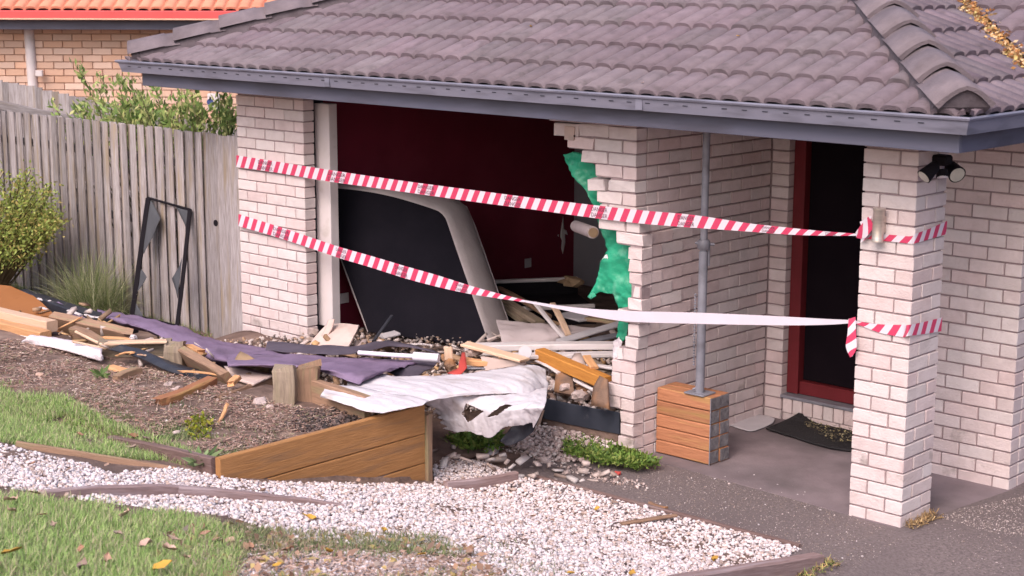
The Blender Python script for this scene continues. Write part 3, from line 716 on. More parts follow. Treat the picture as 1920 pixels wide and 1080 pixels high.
def shrub(label, base, tips, L, W, cols, per=26, back=.5, jit=.5, cat='shrub', spread=.02, lean=None):
    base = Vector(base); t = thing('shrub', label, cat, base)
    Cn, Dr = [], []; SV, SF = [], []
    for tip in tips:
        tip = Vector(tip); b = Vector((base.x*.6+tip.x*.4+R.uniform(-.05, .05), base.y*.6+tip.y*.4+R.uniform(-.05, .05), base.z)); mid = (b+tip)/2+Vector((R.uniform(-.08, .08), R.uniform(-.08, .08), .05))
        pts = [cr([b, mid, tip], k/8) for k in range(9)]
        for k in range(8):
            bs = len(SV); r0 = .009*(1-k/9)+.002
            for p, r in ((pts[k], r0), (pts[k+1], r0*.9)):
                for a in range(4): SV.append(p+Vector((math.cos(a*1.571)*r, math.sin(a*1.571)*r, 0)))
            for a in range(4): SF.append((bs+a, bs+(a+1) % 4, bs+4+(a+1) % 4, bs+4+a))
        for _ in range(per):
            f = 1-back*R.random()**1.3; p = cr([b, mid, tip], f); q = cr([b, mid, tip], min(1, f+.05))-cr([b, mid, tip], max(0, f-.05))
            Cn.append((p.x+R.gauss(0, spread), p.y+R.gauss(0, spread), p.z+R.gauss(0, spread))); q.normalize(); Dr.append(tuple(q))
    mobj('stem', SV, SF, M['weed_stem'], t)
    o = leaves_mass('foliage', np.array(Cn), np.array(Dr), L, W, cols, t, jit=jit, loc=base); o['kind'] = 'stuff'
    return t
# leafy shrub between the fences and the house
tips = []
for px, py, dy in [(145, 125, 0), (152, 132, .05), (188, 150, .1), (185, 165, .0), (222, 145, .1), (245, 150, .2), (232, 168, .1), (290, 165, .2), (345, 168, .2), (360, 175, .1)]: tips.append(onY(px, py, .55+dy))
for _ in range(64): px = R.uniform(205, 440); tips.append(onY(px, R.uniform(178, 240)-(8 if px > 300 else 0), R.uniform(.35, .95)))
for _ in range(7): tips.append(onY(R.uniform(100, 200), R.uniform(192, 225), R.uniform(.3, .6)))
shrub('bright green leafy shrub rising over the fence beside the brick pier', (-1.0, .6, -2.0), tips, .085, .030, [(.22, .31, .09), (.30, .38, .12), (.15, .23, .065), (.38, .42, .16), (.44, .43, .18)], per=44, back=.32, jit=.65, spread=.03)
# yellow green shrub at the left edge
tips = []
for _ in range(150):
    a, b_ = R.random(), R.random(); px = -60+170*math.sqrt(R.random())*R.choice([1, .95]); py = R.uniform(318, 490)
    if px > 60 and (py < 350 or py > 455): continue
    if px > 95: py = R.uniform(395, 425)
    tips.append(onY(px, py, R.uniform(-.75, -.25)))
shrub('yellowish green small-leaved shrub at the left edge in front of the fence', (-3.95, -.45, gz(-3.9, -.45)), tips, .042, .022, [(.34, .40, .10), (.27, .34, .08), (.42, .44, .13), (.46, .37, .13), (.20, .25, .065)], per=62, back=.55, jit=.9, spread=.045)
# grass tussock by the fence
def blades(name, base, n, L, W, cols, lean, parent=None, droop=.5, rad=.05, seg=3):
    """arching grass blades from one crown or from many base points (n,3)"""
    B = np.asarray(base); n = len(B); az = NR.uniform(0, 2*np.pi, n); ln = np.abs(NR.normal(lean, lean*.5, n)); l = L*NR.uniform(.55, 1.15, n)
    H_ = np.column_stack([np.cos(az), np.sin(az), np.zeros(n)]); S = np.column_stack([-np.sin(az), np.cos(az), np.zeros(n)]); tw = NR.uniform(-1, 1, (n, 1)); S = S+H_*tw*.8
    V = np.zeros((n, 2*seg+1, 3), np.float32)
    for k in range(seg+1):
        f = k/seg; ang = ln*(1+droop*f*1.6); p = B+H_*(np.sin(ang)*l*f)[:, None]+np.column_stack([np.zeros(n), np.zeros(n), np.cos(np.minimum(ang, 1.9))*l*f]); w_ = W*(1-f*.85)
        if k < seg: V[:, 2*k] = p-S*w_*.5; V[:, 2*k+1] = p+S*w_*.5
        else: V[:, 2*seg] = p
    V = V.reshape(-1, 3); st = (np.arange(n)*(2*seg+1))[:, None]; T = []
    for k in range(seg-1): T += [st+np.array([2*k, 2*k+1, 2*k+3]), st+np.array([2*k, 2*k+3, 2*k+2])]
    T.append(st+np.array([2*seg-2, 2*seg-1, 2*seg])); F = np.concatenate(T, 0)
    c = np.asarray(cols)[NR.integers(0, len(cols), n)]*NR.uniform(.75, 1.2, (n, 1))
    return V, F, np.repeat(c, 2*seg+1, 0)
tb = onY(170, 588, -.32); tb.z = gz(tb.x, tb.y)
tt = thing('tussock', 'pale arching ornamental grass clump at the foot of the fence', 'grass clump', tb)
B = np.column_stack([NR.normal(tb.x, .13, 1700), NR.normal(tb.y, .07, 1700), np.full(1700, tb.z)])
V, F, C = blades('b', B, 0, .70, .007, [(.32, .34, .17), (.40, .40, .23), (.22, .27, .11), (.50, .47, .32), (.16, .20, .08)], .58, droop=.6, seg=4)
bulk('foliage', V, F, C, M['blade'], tt, loc=tb)['kind'] = 'stuff'
def weeds(name, label, pix, n, L, W, cols, lean=.7, cat='weeds', leafy=True, dz=0):
    P = scatter(pix, n, dz); o = thing(name, label, cat, P.mean(0))
    if leafy:
        P[:, 2] += NR.uniform(0, L*1.1, len(P)); D = np.column_stack([NR.normal(0, .7, len(P)), NR.normal(0, .7, len(P)), NR.uniform(.1, 1, len(P))])
        f = leaves_mass('foliage', P, D, L, W, cols, o, loc=P.mean(0))
    else:
        V, F, C = blades('b', P, 0, L, W, cols, lean); f = bulk('foliage', V, F, C, M['blade'], o, loc=P.mean(0))
    f['kind'] = 'stuff'; return o
GW = [(.15, .25, .05), (.22, .32, .07), (.10, .17, .04), (.28, .33, .09)]
weeds('weed', 'green weeds between the plank retaining wall and the white sheet', [(812, 802), (850, 790), (930, 818), (945, 850), (880, 856), (825, 842)], 2600, .055, .024, GW, dz=.03)
weeds('weed', 'tall green weed beside the right edge of the white sheet', [(1012, 790), (1030, 772), (1056, 800), (1035, 822)], 330, .055, .025, GW, dz=.03)
weeds('weed', 'low green weeds at the foot of the broken wall end', [(1060, 842), (1110, 838), (1200, 868), (1240, 882), (1200, 892), (1120, 880), (1060, 866)], 2600, .042, .018, GW, dz=.035)
weeds('weed', 'yellowish weed in the straw covered bed', [(345, 800), (375, 783), (400, 800), (390, 825), (360, 828)], 220, .035, .018, [(.26, .28, .03), (.16, .20, .04), (.36, .33, .05)])
def rosette(label, c, n, L, cols):
    o = thing('weed', label, 'weeds', c); Cn = np.repeat(np.array([c]), n, 0)+NR.normal(0, .008, (n, 3)); az = NR.uniform(0, 6.28, n)
    D = np.column_stack([np.cos(az), np.sin(az), NR.uniform(.2, .9, n)]); f = leaves_mass('leaf', Cn, D, L, L*.24, cols, o, jit=.1, loc=c)
rosette('pale green rosette weed against the left end of the plank wall', G(375, 868, .01), 26, .14, [(.20, .30, .12), (.26, .34, .16)])
rosette('small green seedling near the dark rubber strip', G(192, 708, .01), 18, .10, [(.12, .20, .06), (.18, .26, .09)])

# ================================================================== LAWN, STRAW, PEBBLES
GL = [(.32, .47, .15), (.39, .53, .18), (.24, .38, .105), (.46, .55, .23), (.50, .50, .28), (.50, .42, .29)]
def lawn(name, label, pix, n, L, cols=GL, lean=.45, W=.006, patch=(2.2, -.28)):
    P = scatter(pix, n, -.005, patch=patch); V, F, C = blades('b', P, 0, L, W, cols, lean, seg=3)
    o = bulk(name, V, F, C, M['blade'], None, loc=tuple(P.mean(0))); tag(o, label, 'grass', kind='stuff'); return o
lawn('lawn', 'green lawn in the front left corner below the pebble band', [(-90, 935), (0, 932), (100, 940), (260, 955), (400, 985), (455, 1020), (440, 1100), (-90, 1120)], 30000, .075)
lawn('lawn', 'green lawn patch on the left between straw bed and pebble band', [(-60, 722), (40, 722), (110, 742), (190, 785), (270, 815), (335, 838), (400, 872), (300, 866), (150, 855), (80, 838), (-60, 828)], 24000, .06)
lawn('sparse_grass', 'thin dry grass mixed with leaves along the bottom edge', [(420, 985), (520, 1000), (700, 1005), (830, 1010), (880, 1050), (800, 1045), (700, 1040), (560, 1035), (470, 1045), (380, 1095), (330, 1095), (400, 1020)], 7500, .065, cols=[(.20, .25, .10), (.32, .29, .17), (.40, .32, .21), (.14, .18, .08)], lean=.7, patch=None)
lawn('sparse_grass', 'thin green grass at the edge of the straw bed', [(90, 735), (300, 740), (420, 790), (520, 815), (500, 842), (420, 862), (330, 835), (200, 785)], 2600, .04, cols=[(.14, .20, .08), (.22, .23, .12), (.10, .15, .07)], lean=.8)
lawn('sparse_grass', 'ragged grass between pebbles in the bottom centre', [(880, 1020), (1000, 1015), (1080, 1050), (1120, 1090), (900, 1090)], 900, .05, cols=[(.15, .20, .08), (.24, .22, .12), (.30, .24, .15)], lean=.7)
lawn('sparse_grass', 'grass fringe along the foot of the paling fence', [(-40, 528), (30, 540), (110, 568), (250, 585), (330, 615), (430, 650), (400, 655), (240, 600), (90, 575), (-40, 545)], 2600, .10, cols=[(.14, .20, .06), (.20, .25, .08), (.24, .24, .12)], lean=.5)
def straw(name, label, pix, n, L, cols, flat=.12, dz=.004, W=.005, patch=None):
    P = scatter(pix, n, dz, patch=patch); n = len(P); az = NR.uniform(0, 6.28, n); el = np.abs(NR.normal(0, flat, n)); l = L*NR.uniform(.3, 1.2, n)
    D = np.column_stack([np.cos(az)*np.cos(el), np.sin(az)*np.cos(el), np.sin(el)]); S = np.column_stack([-np.sin(az), np.cos(az), NR.normal(0, .3, n)])
    P[:, 2] += NR.uniform(0, .02, n); w_ = (W*NR.uniform(.5, 1.6, n))[:, None]; V = np.stack([P-S*w_, P+S*w_, P+D*l[:, None]+S*w_*.6, P+D*l[:, None]-S*w_*.6], 1).reshape(-1, 3)
    c = np.asarray(cols)[NR.integers(0, len(cols), n)]*NR.uniform(.7, 1.2, (n, 1))
    o = bulk(name, V, np.arange(4*n).reshape(n, 4), np.repeat(c, 4, 0), M['dry'], None, loc=tuple(P.mean(0))); tag(o, label, 'litter', kind='stuff')
ST = [(.50, .32, .27), (.40, .25, .21), (.58, .42, .35), (.27, .17, .145), (.62, .48, .42), (.43, .24, .19), (.30, .27, .16), (.34, .21, .17)]
straw('straw_mulch', 'reddish brown straw and litter over the raised bed', [(-60, 640), (60, 640), (200, 672), (330, 705), (440, 735), (520, 760), (600, 772), (690, 770), (640, 800), (520, 830), (430, 862), (330, 832), (190, 785), (90, 735), (-60, 725)], 20000, .036, ST, W=.0024, patch=(3.2, -.12))
lawn('sparse_grass', 'faded grass tufts along the front of the straw bed', [(180, 770), (330, 800), (420, 815), (470, 840), (430, 862), (330, 832)], 2600, .045, cols=[(.26, .32, .14), (.36, .36, .20), (.18, .24, .10)], lean=.7, patch=(3, 0))
P = scatter([(300, 1000), (440, 985), (700, 1012), (880, 1030), (960, 1095), (260, 1100)], 420, .02, patch=(2.5, -.1))
o = leaves_mass('leaf_litter', P, np.column_stack([NR.normal(0, 1, len(P)), NR.normal(0, 1, len(P)), NR.normal(.1, .3, len(P))]), .052, .030, [(.50, .32, .25), (.42, .25, .17), (.60, .46, .40), (.34, .20, .14), (.56, .42, .18)], None, jit=.2)
tag(o, 'small brown and pinkish leaves littering the ragged grass at the bottom', 'leaf litter', kind='stuff')
lawn('sparse_grass', 'ragged dry grass at the bottom centre', [(300, 1000), (440, 990), (640, 1015), (800, 1030), (880, 1060), (870, 1100), (260, 1100)], 7000, .06, cols=[(.26, .32, .14), (.38, .38, .21), (.46, .38, .27), (.18, .24, .10)], lean=.7, patch=(2.8, 0))
lawn('dry_grass', 'dry pinkish stalks standing in the straw bed', [(-40, 660), (200, 690), (440, 745), (600, 785), (640, 795), (440, 840), (200, 760), (-40, 710)], 2600, .06, cols=[(.58, .42, .35), (.46, .31, .25), (.62, .50, .42), (.34, .24, .16)], lean=.9, W=.0035, patch=(3, -.05))
straw('leaf_litter', 'pinkish dry litter along the bottom edge below the thin grass', [(330, 1040), (520, 1010), (720, 1040), (900, 1050), (960, 1095), (300, 1100)], 4200, .035, [(.56, .38, .32), (.46, .30, .24), (.34, .21, .16), (.62, .47, .42)], W=.0035)
straw('leaf_litter', 'dry leaf crumbs scattered over the black doormat', [(1500, 792), (1530, 792), (1598, 806), (1600, 838), (1560, 836), (1510, 808)], 420, .022, [(.36, .31, .17), (.44, .38, .24), (.22, .18, .10), (.14, .11, .07)], W=.0035, dz=.026, flat=.3)
straw('leaf_litter', 'dry leaves and grass at the foot of the right hand column', [(1695, 985), (1750, 962), (1770, 972), (1712, 996)], 420, .035, [(.44, .28, .14), (.54, .38, .20), (.30, .20, .10), (.22, .14, .08)], W=.0025, flat=.6)
straw('leaf_litter', 'yellow and brown leaves beside the corner of the pebble bed', [(1440, 1078), (1550, 1050), (1580, 1062), (1520, 1090), (1440, 1095)], 620, .035, [(.48, .31, .15), (.40, .36, .12), (.28, .18, .11), (.24, .28, .09)], W=.003, flat=.5)
def stones(name, label, pix, n, s0, s1, cols, m='pebble', sub=1, dz=.0, layers=.012, cat='pebbles', flat=.75, world=None, Z=None):
    P = scatter(pix, n, dz, world); n = len(P)
    if Z is not None: P[:, 2] = Z(P[:, 0], P[:, 1])
    bm = bmesh.new(); bmesh.ops.create_icosphere(bm, subdivisions=sub, radius=.5); bv = np.array([v.co for v in bm.verts]); bf = np.array([[v.index for v in f.verts] for f in bm.faces]); bm.free()
    Sz = NR.uniform(0, 1, n)**1.7*(s1-s0)+s0; A = NR.normal(0, 1, (n, 4)); A /= np.linalg.norm(A, axis=1)[:, None]
    q0, q1, q2, q3 = A.T; Rm = np.stack([np.stack([1-2*(q2*q2+q3*q3), 2*(q1*q2-q0*q3), 2*(q1*q3+q0*q2)], 1), np.stack([2*(q1*q2+q0*q3), 1-2*(q1*q1+q3*q3), 2*(q2*q3-q0*q1)], 1), np.stack([2*(q1*q3-q0*q2), 2*(q2*q3+q0*q1), 1-2*(q1*q1+q2*q2)], 1)], 1)
    loc_ = bv[None]*NR.uniform(.5, 1.2, (n, 1, 3))*(NR.uniform(.78, 1.2, (n, len(bv), 1)) if m == 'pebble' else NR.uniform(.55, 1.35, (n, len(bv), 1)))*Sz[:, None, None]
    V = np.einsum('nij,nkj->nki', Rm, loc_); V[:, :, 2] *= flat; V += P[:, None]; V[:, :, 2] += (NR.uniform(-.2, 1, n)*layers)[:, None]
    F = (bf[None]+(np.arange(n)*len(bv))[:, None, None]).reshape(-1, 3)
    c = np.asarray(cols)[NR.integers(0, len(cols), n)]*NR.uniform(.8, 1.12, (n, 1))
    o = bulk(name, V.reshape(-1, 3), F, np.repeat(c, len(bv), 0), M[m], None, loc=tuple(P.mean(0))); tag(o, label, cat, kind='stuff'); return o
PC = [(.72, .63, .65), (.68, .575, .59), (.76, .68, .70), (.58, .465, .455), (.70, .59, .57), (.50, .37, .33), (.75, .66, .68), (.73, .64, .66)]
EDGE_LOW = [(1395, 1082), (1300, 1100), (1000, 1100), (930, 1075), (860, 1045), (760, 1030), (640, 1022), (540, 1014), (480, 984), (420, 968), (300, 960), (200, 945), (90, 928), (0, 916), (-60, 908)]
stones('pebbles', 'band of white pebbles running from the left edge down to the driveway', [(-60, 836), (20, 838), (90, 858), (160, 872), (215, 892), (262, 884), (330, 879), (417, 897), (470, 904), (560, 908), (640, 908), (812, 910), (850, 917), (962, 897), (1050, 908), (1160, 940), (1262, 968), (1400, 1003), (1502, 1031), (1440, 1062)]+EDGE_LOW, 36000, .011, .036, PC, layers=.014)
stones('pebbles', 'small patch of white pebbles between the plank wall and the short board', [(812, 872), (850, 862), (905, 868), (972, 892), (900, 900), (815, 905)], 1700, .012, .03, PC, layers=.02)
stones('pebbles', 'stray white chips scattered over the path and driveway', [(1130, 905), (1250, 890), (1420, 880), (1590, 960), (1700, 1000), (1900, 940), (1900, 1080), (1580, 1080), (1500, 1025), (1260, 960)], 110, .006, .02, PC, layers=.004)
stones('grit', 'brown and grey grit over the aggregate path and driveway', [(1130, 905), (1250, 880), (1330, 885), (1460, 915), (1590, 970), (1700, 1000), (1790, 960), (1990, 900), (1990, 1100), (1580, 1100), (1510, 1028), (1260, 962)], 9000, .003, .010, [(.36, .28, .26), (.24, .19, .18), (.48, .40, .38), (.16, .125, .125), (.30, .22, .18)], layers=.003, cat='grit')
stones('pebbles', 'pale gravel at the foot of the garage side wall', [(1758, 972), (1800, 955), (1850, 945), (1900, 935), (1990, 910), (1990, 1010), (1860, 1000)], 3600, .005, .014, [(.40, .32, .30), (.55, .46, .44), (.28, .22, .21), (.20, .16, .15)], layers=.006)
stones('rubble', 'crushed pinkish mortar rubble under the black membrane', None, 1300, .012, .05, [(.58, .46, .44), (.48, .36, .34), (.66, .56, .54), (.36, .27, .25)], m='rubble', cat='rubble', layers=.02, world=[(3.25, .0), (4.02, .0), (4.0, -.30), (3.7, -.42), (3.35, -.36)], Z=lambda x, y: -2.125+.075*np.clip(1+y/.36, 0, 1))
slab_fill = None
stones('rubble', 'small mortar crumbs on the soil before the broken wall', [(935, 840), (1010, 838), (1060, 868), (1200, 905), (1240, 925), (1130, 905), (1020, 870)], 420, .008, .035, [(.58, .46, .44), (.48, .36, .34), (.66, .58, .56), (.30, .22, .20)], m='rubble', cat='rubble')
stones('rubble', 'grey brown crumbs scattered on the raised bed', [(60, 650), (300, 705), (560, 775), (660, 775), (440, 850), (200, 780), (0, 720)], 700, .006, .026, [(.36, .25, .20), (.50, .40, .36), (.22, .14, .11), (.62, .54, .52)], m='rubble', cat='rubble')
stones('pebbles', 'thin scatter of white pebbles in the dry litter along the bottom edge', [(430, 1045), (640, 1030), (900, 1055), (960, 1095), (420, 1100)], 4200, .011, .03, PC)
stones('soil_clods', 'dark damp soil clods below the lower sleeper in the raised bed', [(560, 772), (640, 770), (700, 785), (650, 812), (570, 815), (530, 800)], 900, .01, .045, [(.07, .05, .05), (.11, .08, .075), (.16, .11, .10), (.05, .04, .04)], m='rubble', cat='soil', layers=.02)
# ================================================================== TIMBER GARDEN EDGES
rw = thing('retaining_wall', 'orange stained timber plank retaining wall with end post beside the white pebbles', 'retaining wall', (3.53, -2.1, -2.13))
for i in range(3):
    z = -1.605-.192*i-.096; y0 = -2.935+(0 if i == 0 else .0)
    plank('plank', (3.505, y0, z), (3.505, -1.335, z+.002), .188, .045, M['sleeper'], rw, up=(1, 0, 0), seg=8, warp=.002, bev=.005)
plank('plank', (3.507, -2.3, -1.605-.576-.05), (3.507, -1.335, -1.605-.576-.05), .188, .045, M['sleeper'], rw, up=(1, 0, 0), seg=4)
plank('post', (3.515, -1.305, -2.3), (3.515, -1.305, -1.66), .05, .06, M['old_wood'], rw, up=(1, 0, 0), jag=(0, .02))
def tp(name, label, p0, p1, w_, t, m, cat='timber', group=None, **k):
    o = plank(name, p0, p1, w_, t, M[m], None, **k); return tag(o, label, cat, group)
tp('garden_edging', 'dark weathered timber edging along the front of the straw covered bed', (2.45, -2.93, -1.76), (3.47, -2.93, -1.69), .15, .05, 'edge_wood', 'edging', up=(0, -1, 0), seg=8, warp=.006)
a, b = G(30, 838), G(330, 882); tp('garden_edging', 'rusty brown timber edging between the left lawn patch and the pebbles', a+Vector((0, 0, .005)), b+Vector((0, 0, -.01)), .06, .04, 'old_wood', 'edging', up=(.5, -.7, .2), seg=6)
V0 = [G(80, 934, -.01), G(200, 926, .01), G(330, 924, .02), G(480, 940, .012), G(640, 958, -.02)]
for i, (lb, s) in enumerate((('timber edging board lying along the lower side of the pebble band', (0, 2)), ('thinner end of the edging board running out into the pebbles', (2, 4)))):
    tp('garden_edging', lb, V0[s[0]], V0[s[1]], .05, .08, 'edge_light', 'edging', up=(0, 0, 1), seg=5, warp=.008)
tp('edging_board', 'short timber board with a mauve top between the pebbles and the plank wall', G(835, 917, .0), G(968, 898, .01), .045, .10, 'edge_light', 'edging', up=(0, 0, 1), seg=4)
e0, e1 = Vector((6.13, -.86, 0)), Vector((6.13, -2.2, 0)); e0.z = gz(6.1, -.86)+.0; e1.z = gz(6.1, -2.2)+.0
tp('garden_edging', 'grey sleeper edging the pebble bed beside the driveway', e0, e1, .075, .13, 'edge_light', 'edging', up=(0, 0, 1), seg=6, warp=.006)
tp('garden_edging', 'thin timber edging coloured dark as the shadow line between the white pebbles and the aggregate path', G(1000, 899, -.02), G(1500, 1031, -.015), .03, .07, 'edge_wood', 'edging', up=(0, 0, 1), seg=8)  # dark wood paints in the shadow line along the hidden edging
tp('wood_strip', 'thin dark wooden strip lying on the white pebbles near the path', G(1165, 982, .02), G(1268, 966, .03), .035, .015, 'old_wood', 'strip', up=(0, 0, 1))
tp('bark_strip', 'small brown bark strip lying on the path', G(1218, 942, .012), G(1250, 952, .012), .03, .012, 'clay', 'bark')

# ================================================================== BROKEN TIMBERS ON THE LEFT
def seg2(a, za, b, zb): return onZ(a[0], a[1], za), onZ(b[0], b[1], zb)
o = sheet('plywood_sheet', [onZ(-70, 530, -1.62), onZ(20, 540, -1.62), onZ(62, 558, -1.66), onZ(98, 590, -1.68), onZ(145, 628, -1.70), onZ(60, 622, -1.68), onZ(-70, 590, -1.62)], M['ply'], sub=3, amp=.01, freq=2, th=.018, smooth=False); tag(o, 'orange brown plywood sheet sliding off the debris at the left edge', 'plywood')
p, q = seg2((-60, 574), -1.56, (98, 612), -1.58); tp('pine_beam', 'upper pale pine beam of the pair at the left edge', p, q, .10, .085, 'pale_pine', seg=4)
p, q = seg2((-60, 596), -1.62, (86, 632), -1.63); tp('pine_beam', 'lower orange pine beam under its twin at the left edge', p, q, .10, .085, 'pine', seg=4)
p, q = seg2((0, 620), -1.66, (92, 645), -1.66); tp('pine_batten', 'thin whitish batten resting on the foam strip at the left edge', p, q, .05, .025, 'white', 'batten')
o = loft('foam_strip', [[onZ(40, 640, -1.65), onZ(110, 655, -1.655), onZ(192, 676, -1.66)], [onZ(52, 634, -1.61), onZ(120, 643, -1.61), onZ(190, 664, -1.615)], [onZ(58, 632, -1.62), onZ(124, 640, -1.62), onZ(192, 658, -1.63)]], M['foam'], nu=30, nv=8, amp=.006, freq=14, th=.03); tag(o, 'crumbly white foam strip lying on the straw below the pine beams', 'foam')
bf_ = thing('window_frame', 'broken black window frame with white fragments lying under the fence', 'window frame', onZ(150, 585, -1.75))
p, q = seg2((40, 550), -1.72, (250, 618), -1.82); plank('frame_bar', p, q, .11, .07, M['rubber'], bf_, seg=6)
p, q = seg2((50, 556), -1.70, (140, 592), -1.70); plank('frame_bar', p, q, .05, .10, M['rubber'], bf_, seg=5)
for i, (ax, ay, bx, by) in enumerate(((70, 560, 88, 563), (92, 564, 101, 567), (70, 570, 78, 571), (73, 577, 88, 581), (128, 582, 152, 591), (160, 590, 178, 595), (180, 595, 192, 598))):
    p, q = seg2((ax, ay), -1.655, (bx, by), -1.66); plank('white_fragment', p, q, .03, .012, M['white'], bf_, seg=2)
p, q = seg2((105, 606), -1.62, (262, 642), -1.66); tp('old_sleeper', 'broad weathered brown sleeper with a splintered right end', p, q, .07, .20, 'old_wood', 'sleeper', up=(.25, -.45, .85), jag=(.05, .14), seg=7, warp=.01)
p, q = seg2((182, 634), -1.60, (256, 640), -1.62); tp('wood_splinter', 'bright orange splinter torn from the broad brown sleeper', p, q, .05, .03, 'pine', 'splinter', jag=(.05, .1))
p, q = seg2((140, 628), -1.64, (196, 655), -1.66); tp('sleeper_piece', 'short sleeper piece with a pale cut top edge', p, q, .06, .14, 'old_wood', 'sleeper', up=(.2, -.3, .9), seg=4, warp=.008)
p, q = seg2((142, 622), -1.585, (192, 647), -1.60); tp('wood_splinter', 'pale splinter strip along the short sleeper piece', p, q, .02, .02, 'pale_pine', 'splinter')
p, q = seg2((186, 658), -1.66, (322, 656), -1.66); tp('sleeper_piece', 'brown sleeper laid level behind the curved black plastic strip', p, q, .10, .16, 'grey_wood', 'sleeper', up=(0, 0, 1), seg=5, warp=.006)
p, q = seg2((190, 644), -1.575, (314, 640), -1.575); tp('wood_splinter', 'pale split board on top of the level sleeper', p, q, .08, .02, 'pale_pine', 'splinter', jag=(.08, .02))
ps = thing('sleeper_post', 'short grey post with a crumbling top at the left end of the slanting sleeper', 'post', G(332, 690))
c0 = onZ(332, 690, -1.68); plank('post', c0, c0+Vector((.0, .0, .21)), .13, .11, M['grey_wood'], ps, up=(.6, -.75, 0), jag=(0, .05), seg=5, warp=.01)
p, q = seg2((345, 668), -1.60, (438, 722), -1.64); tp('old_sleeper', 'slanting weathered sleeper with torn orange ends next to the grey post', p, q, .06, .19, 'old_wood', 'sleeper', up=(.35, -.55, .75), jag=(.06, .08), seg=6, warp=.008)
p, q = seg2((352, 648), -1.53, (382, 662), -1.53); tp('wood_splinter', 'orange splinters at the upper end of the slanting sleeper', p, q, .06, .03, 'pine', 'splinter', jag=(.05, .06))
p, q = seg2((430, 722), -1.58, (447, 706), -1.56); tp('wood_splinter', 'orange splinters at the lower end of the slanting sleeper', p, q, .05, .035, 'pine', 'splinter', jag=(.05, .05))
o = loft('plastic_strip', [[onZ(205, 656, -1.60), onZ(262, 672, -1.61), onZ(320, 698, -1.63), onZ(392, 716, -1.66)], [onZ(225, 648, -1.56), onZ(270, 660, -1.58), onZ(325, 688, -1.60), onZ(400, 706, -1.63)], [onZ(232, 650, -1.58), onZ(278, 664, -1.60), onZ(332, 684, -1.62), onZ(402, 702, -1.65)]], M['rubber'], nu=30, nv=8, amp=.006, freq=9, th=.012); tag(o, 'curved dark plastic strip lying across the sleepers', 'plastic strip')
p, q = seg2((288, 760), -1.63, (400, 714), -1.62); tp('broken_stick', 'reddish broken stick lying on the straw bed', p, q, .085, .07, 'block', 'stick', jag=(.10, .04), seg=6, warp=.012)
p, q = seg2((205, 688), -1.66, (250, 700), -1.66); tp('wood_splinter', 'flat salmon coloured wood chip beside the foam strip', p, q, .08, .025, 'pine', 'splinter', jag=(.08, .05))
p, q = seg2((215, 716), -1.66, (262, 698), -1.65); tp('sleeper_piece', 'small dark sleeper offcut under the plastic strip', p, q, .06, .08, 'old_wood', 'sleeper', jag=(.04, .04))
p, q = seg2((398, 768), -1.69, (520, 720), -1.68); tp('old_sleeper', 'half buried sleeper rising to the split post', p, q, .15, .06, 'old_wood', 'sleeper', up=(.8, -.6, .1), jag=(.1, .0), seg=6, warp=.006)
sp = thing('split_post', 'stout split timber post standing in the middle of the raised bed', 'post', G(550, 768))
c0 = onZ(533, 768, -1.70); plank('post', c0, c0+Vector((-.02, .02, .30)), .14, .11, M['grey_wood'], sp, up=(.6, -.75, 0), jag=(0, .07), seg=6, warp=.008)
c0 = onZ(568, 766, -1.70)+Vector((0, .06, 0)); plank('post', c0, c0+Vector((-.01, .01, .31)), .15, .10, M['old_wood'], sp, up=(.6, -.75, 0), jag=(0, .09), seg=6, warp=.008)
p, q = seg2((556, 726), -1.60, (690, 768), -1.61); tp('garden_sleeper', 'upper sleeper running right from the split post under the white cloth', p, q, .17, .06, 'old_wood', 'sleeper', up=(.35, -.93, 0), seg=6, warp=.006)
p, q = seg2((560, 760), -1.73, (690, 796), -1.74); tp('garden_sleeper', 'lower sleeper running right from the split post at soil level', p, q, .16, .06, 'grey_wood', 'sleeper', up=(.35, -.93, 0), seg=6, warp=.006)
o = sheet('board_piece', [onZ(420, 690, -1.60), onZ(455, 691, -1.60), onZ(514, 706, -1.61), onZ(498, 714, -1.62), onZ(474, 723, -1.62), onZ(440, 712, -1.62)], M['plaster'], sub=2, amp=.006, th=.012); tag(o, 'dirty white board fragment behind the half buried sleeper', 'board')
o = sheet('cardboard_piece', [onZ(428, 694, -1.66), onZ(452, 660, -1.58), onZ(470, 668, -1.57), onZ(505, 690, -1.60), onZ(500, 700, -1.66)], M['cardboard'], sub=2, amp=.012, th=.006); tag(o, 'bent brown cardboard under the purple cloth', 'cardboard')
o = sheet('cardboard_piece', [onZ(640, 706, -1.64), onZ(700, 698, -1.62), onZ(706, 722, -1.66), onZ(648, 734, -1.68)], M['old_wood'], sub=2, amp=.008, th=.006); tag(o, 'shadowed brown board under the pointed end of the purple cloth', 'board')
p, q = seg2((640, 700), -1.60, (668, 704), -1.60); tp('wood_chip', 'small orange wood chip under the purple cloth', p, q, .06, .02, 'pine', 'splinter')

rs = random.Random(5)
for i, (px, py, lb) in enumerate([(118, 612, 'thin torn splinter lying over the broad brown sleeper'), (168, 648, 'thin splinter sticking out under the short sleeper piece'), (236, 664, 'thin splinter behind the dark plastic strip'), (290, 668, 'thin splinter beside the crumbling grey post'), (372, 700, 'thin splinter leaning on the slanting sleeper'), (318, 742, 'thin pale splinter above the reddish stick'), (410, 786, 'thin pale splinter lying on the straw left of the split post'), (600, 744, 'thin splinter on the sleeper right of the split post')]):
    c0 = onZ(px, py, -1.60 if py < 710 else -1.645); d = Vector((rs.uniform(-1, 1), rs.uniform(-.5, .5), rs.uniform(-.15, .25))).normalized()*rs.uniform(.10, .2)
    tp('wood_splinter', lb, c0-d, c0+d, .022, .012, 'pale_pine' if i % 2 else 'pine', 'splinter', jag=(.06, .08), seg=4, warp=.006)

